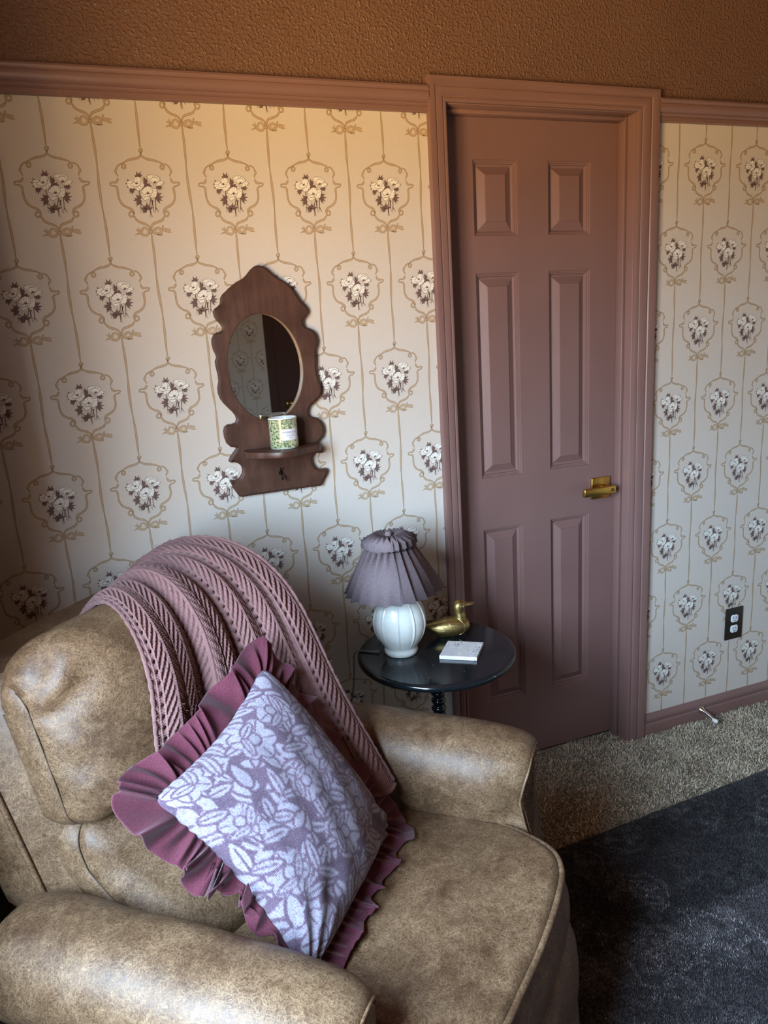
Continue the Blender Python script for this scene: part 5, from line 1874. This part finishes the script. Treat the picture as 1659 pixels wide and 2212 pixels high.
mb.grid(R, cv=True, flip=False)
ap, F = fill_ring(inset(outl, .0060), ell(.0015))
mb.add(YB(ap, -BT), F)
# oval edge
R = np.array([YB(ell(.0015), -BT), YB(ell(.0003), -(BT - .0012)), YB(ell(-.0002), -(BT - .003))])
mb.grid(R, cv=True)
board = mb.build('mirror_board', M_WOOD, mir, smooth=28)
mb = MB()
R = np.array([YB(ell(-.0002), -(BT - .003)), YB(ell(-.0006), -(BT - .008)), YB(ell(-.0004), -.004)])
mb.grid(R, cv=True)
mb.build('oval_rim', mat_ply(), mir, smooth=30)['label'] = 'pale layered edge round the glass'
mb = MB(); g_ = ell(.001)
mb.add(YB(g_, -.0042), [tuple(range(NE))])
M_MIR = NT('dimmed_mirror_glass'); M_MIR.set(Base_Color=(.50, .49, .465, 1), Metallic=1.0, Roughness=.015)  # dimness of the reflected room is put into this darker tint
mb.build('mirror_glass', M_MIR.m, mir)
# shelf with a scalloped front
ZS = 1.206
sh = spl([(.362, -BT), (.3605, -.055), (.366, -.078), (.380, -.098), (.398, -.112), (.416, -.126), (.440, -.137), (.464, -.137), (.488, -.126), (.505, -.110), (.520, -.099), (.540, -.092), (.556, -.080), (.563, -.060), (.563, -BT)], 60)
if np.sum(sh[:, 0] * np.roll(sh[:, 1], -1) - np.roll(sh[:, 0], -1) * sh[:, 1]) < 0: sh = sh[::-1]
mb = MB(); mb.prism(sh, lambda p: p, ZS - .0155, ZS, bev=.0012)
mb.build('shelf', M_WOOD, mir, smooth=30)
# small black hook under the shelf
mb = MB()
mb.lathe([(0, 0), (.0055, 0), (.0055, .0015), (0, .002)], n=16)
V = np.concatenate(mb.v); mb.v = [np.c_[.4550 + V[:, 0], -BT - V[:, 2], 1.134 + V[:, 1]]]
mb.tube(spl([(.455, -BT, 1.134), (.455, -BT - .010, 1.134), (.4545, -BT - .016, 1.130), (.4545, -BT - .0175, 1.124), (.4545, -BT - .021, 1.119), (.4545, -BT - .027, 1.121), (.4545, -BT - .028, 1.128)], 24), .0023, 8)
mb.tube(spl([(.455, -BT - .006, 1.136), (.4545, -BT - .012, 1.144), (.4535, -BT - .018, 1.149)], 10), .0020, 8)
mb.build('hook', simple('black_iron_hook', (.012, .011, .010, 1), .3, .7), mir, smooth=70)

# ------------------------------------------------------------------ candle cup on the shelf
CC = np.array([.4655, -.0635]); CRD, CHT = .0372, .0805
cnd = thing('candle_cup', (*CC, ZS), 'green floral china candle cup with white label on the mirror shelf', 'candle')
t = NT('green_botanical_china')
v = t.coord()
vo = t.n('ShaderNodeTexVoronoi', i_Vector=v, i_Scale=250.0)
cells = t.ramp(t.n('ShaderNodeSeparateColor', i_Color=vo.outputs[1]).outputs[0], [(0, (.08, .11, .06)), (.18, (.17, .26, .12)), (.36, (.36, .44, .20)), (.55, (.62, .62, .34)), (.74, (.72, .72, .58)), (.92, (.60, .46, .36))], 'CONSTANT')
flow = t.ramp(vo.outputs[0], [(.12, (.82, .80, .66)), (.3, (.0, .0, .0))])
big = t.noise(v, 38, 3)
dk = t.ramp(t.noise(v, 190, 3), [(.40, (0, 0, 0)), (.5, (1, 1, 1))])
c = t.mix(.55, cells, t.ramp(big, [(.3, (.20, .30, .15)), (.55, (.55, .58, .34)), (.7, (.72, .66, .40))]))
c = t.mix(t.ramp(dk, [(0, (1, 1, 1)), (1, (0, 0, 0))]), c, (.07, .12, .06, 1))
t.set(Base_Color=c, Roughness=.14, Specular_IOR_Level=.6, Coat_Weight=.3, Coat_Roughness=.05)
M_GRN = t.m
M_CHINA = simple('white_china', (.80, .84, .82, 1), .15)
mb = MB(); mb.lathe([(CRD - .0005, .003), (CRD, .006), (CRD, CHT - .0035)], c=(*CC, ZS), n=72)
mb.build('printed_wall', M_GRN, cnd, smooth=60)
mb = MB(); mb.lathe([(CRD, CHT - .0035), (CRD + .0002, CHT - .0012), (CRD - .0008, CHT), (CRD - .0028, CHT - .0008), (CRD - .0034, CHT - .004), (CRD - .0036, .030), (CRD - .006, .0275), (0, .0275)], c=(*CC, ZS), n=72)
mb.lathe([(0, .0004), (CRD - .004, .0004), (CRD - .0015, .001), (CRD - .0005, .003)], c=(*CC, ZS), n=72)
mb.build('china_lining', M_CHINA, cnd, smooth=60)
mb = MB(); mb.lathe([(CRD + .0002, CHT - .0046), (CRD + .0005, CHT - .0040), (CRD + .0002, CHT - .0033)], c=(*CC, ZS), n=72)
mb.build('gold_line', M_BRASS, cnd, smooth=60)
# the label faces right of the camera
toC = math.atan2(CAM[1] - CC[1], CAM[0] - CC[0])
lab_mid = toC + math.radians(27)
half = math.radians(37)
za, zb_ = .0235, .0520
mb = MB()
an = np.linspace(lab_mid - half, lab_mid + half, 40)
R = np.array([[(CC[0] + (CRD + .0004) * math.cos(a), CC[1] + (CRD + .0004) * math.sin(a), ZS + z) for a in an] for z in (za, zb_)])
mb.grid(R, flip=True)
lab = mb.build('paper_label', simple('white_paper_label', (.80, .78, .82, 1), .6), cnd, smooth=60)


def curved_text(body, size, zc, name, mat, parent, track=1.0):
    cu = bpy.data.curves.new(name, 'FONT'); cu.body = body; cu.size = size; cu.align_x = 'CENTER'; cu.align_y = 'CENTER'; cu.space_character = track; cu.resolution_u = 3
    o = bpy.data.objects.new(name, cu); COL.objects.link(o)
    bpy.context.view_layer.update()
    me = o.evaluated_get(bpy.context.evaluated_depsgraph_get()).to_mesh()
    co_ = np.array([tuple(v_.co) for v_ in me.vertices]); fs = [tuple(p.vertices) for p in me.polygons]
    bpy.data.objects.remove(o, do_unlink=True)
    bpy.data.curves.remove(cu)
    rr = CRD + .0006
    a = lab_mid + co_[:, 0] / rr
    m_ = MB(); m_.add(np.c_[CC[0] + rr * np.cos(a), CC[1] + rr * np.sin(a), ZS + zc + co_[:, 1]], fs)
    return m_.build(name, mat, parent)


M_INK = simple('grey_label_ink', (.12, .12, .15, 1), .7)
curved_text('MORRIS & Co.', .0068, .0435, 'lettering', M_INK, lab, 1.02)


def dashes(zc, words, name):
    m_ = MB(); rr = CRD + .0006
    tot = sum(words) + .0010 * (len(words) - 1); x = -tot / 2
    for w in words:
        k = max(2, int(w / .0011))
        for i in range(k):
            xa = x + w * i / k; xb = xa + w / k * .62
            A = lab_mid + np.array([xa, xb, xb, xa]) / rr; hh = .0006 + .0002 * ((i * 7) % 3)
            m_.add(np.c_[CC[0] + rr * np.cos(A), CC[1] + rr * np.sin(A), ZS + zc + np.array([-hh, -hh, hh, hh])], [(0, 1, 2, 3)])
        x += w + .0010
    return m_.build(name, M_INK, lab)


dashes(.0355, [.0065, .0080, .0060], 'small_print')
dashes(.0298, [.0070], 'small_print')
SKY = [(0.0, (1.6, 1.0, .40)), (.325, (1.6, 1.0, .40)), (.395, (.95, .60, .26)), (.48, (.80, .56, .31)), (.53, (1.10, 1.45, 1.85)), (1.0, (1.0, 1.45, 2.0))]
SKY_STRENGTH = 28.0
EXPOSURE = 0.0
# ------------------------------------------------------------------ daylight
wd = bpy.data.worlds.new('daylight'); SC.world = wd; wd.use_nodes = True
nt = wd.node_tree
bg = nt.nodes['Background']
tc = nt.nodes.new('ShaderNodeTexCoord'); sp = nt.nodes.new('ShaderNodeSeparateXYZ')
mr = nt.nodes.new('ShaderNodeMapRange'); mr.inputs[1].default_value = -1; mr.inputs[2].default_value = 1
rp = nt.nodes.new('ShaderNodeValToRGB')
nt.links.new(tc.outputs['Generated'], sp.inputs[0]); nt.links.new(sp.outputs[2], mr.inputs[0]); nt.links.new(mr.outputs[0], rp.inputs[0])
e = rp.color_ramp.elements
while len(e) < len(SKY): e.new(.5)
for el, (p_, c_) in zip(e, SKY): el.position = p_; el.color = (*c_, 1)
nt.links.new(rp.outputs[0], bg.inputs[0]); bg.inputs[1].default_value = SKY_STRENGTH
ld = bpy.data.lights.new('window_portal', 'AREA'); ld.shape = 'RECTANGLE'; ld.size = WY1 - WY0; ld.size_y = WZ1 - WZ0
lo = bpy.data.objects.new('window_portal', ld); COL.objects.link(lo)
lo.location = (XL - .02, (WY0 + WY1) / 2, (WZ0 + WZ1) / 2)
lo.rotation_euler = Vector((-1, 0, 0)).to_track_quat('Z', 'Y').to_euler()
ld.cycles.is_portal = True
SC.view_settings.exposure = EXPOSURE
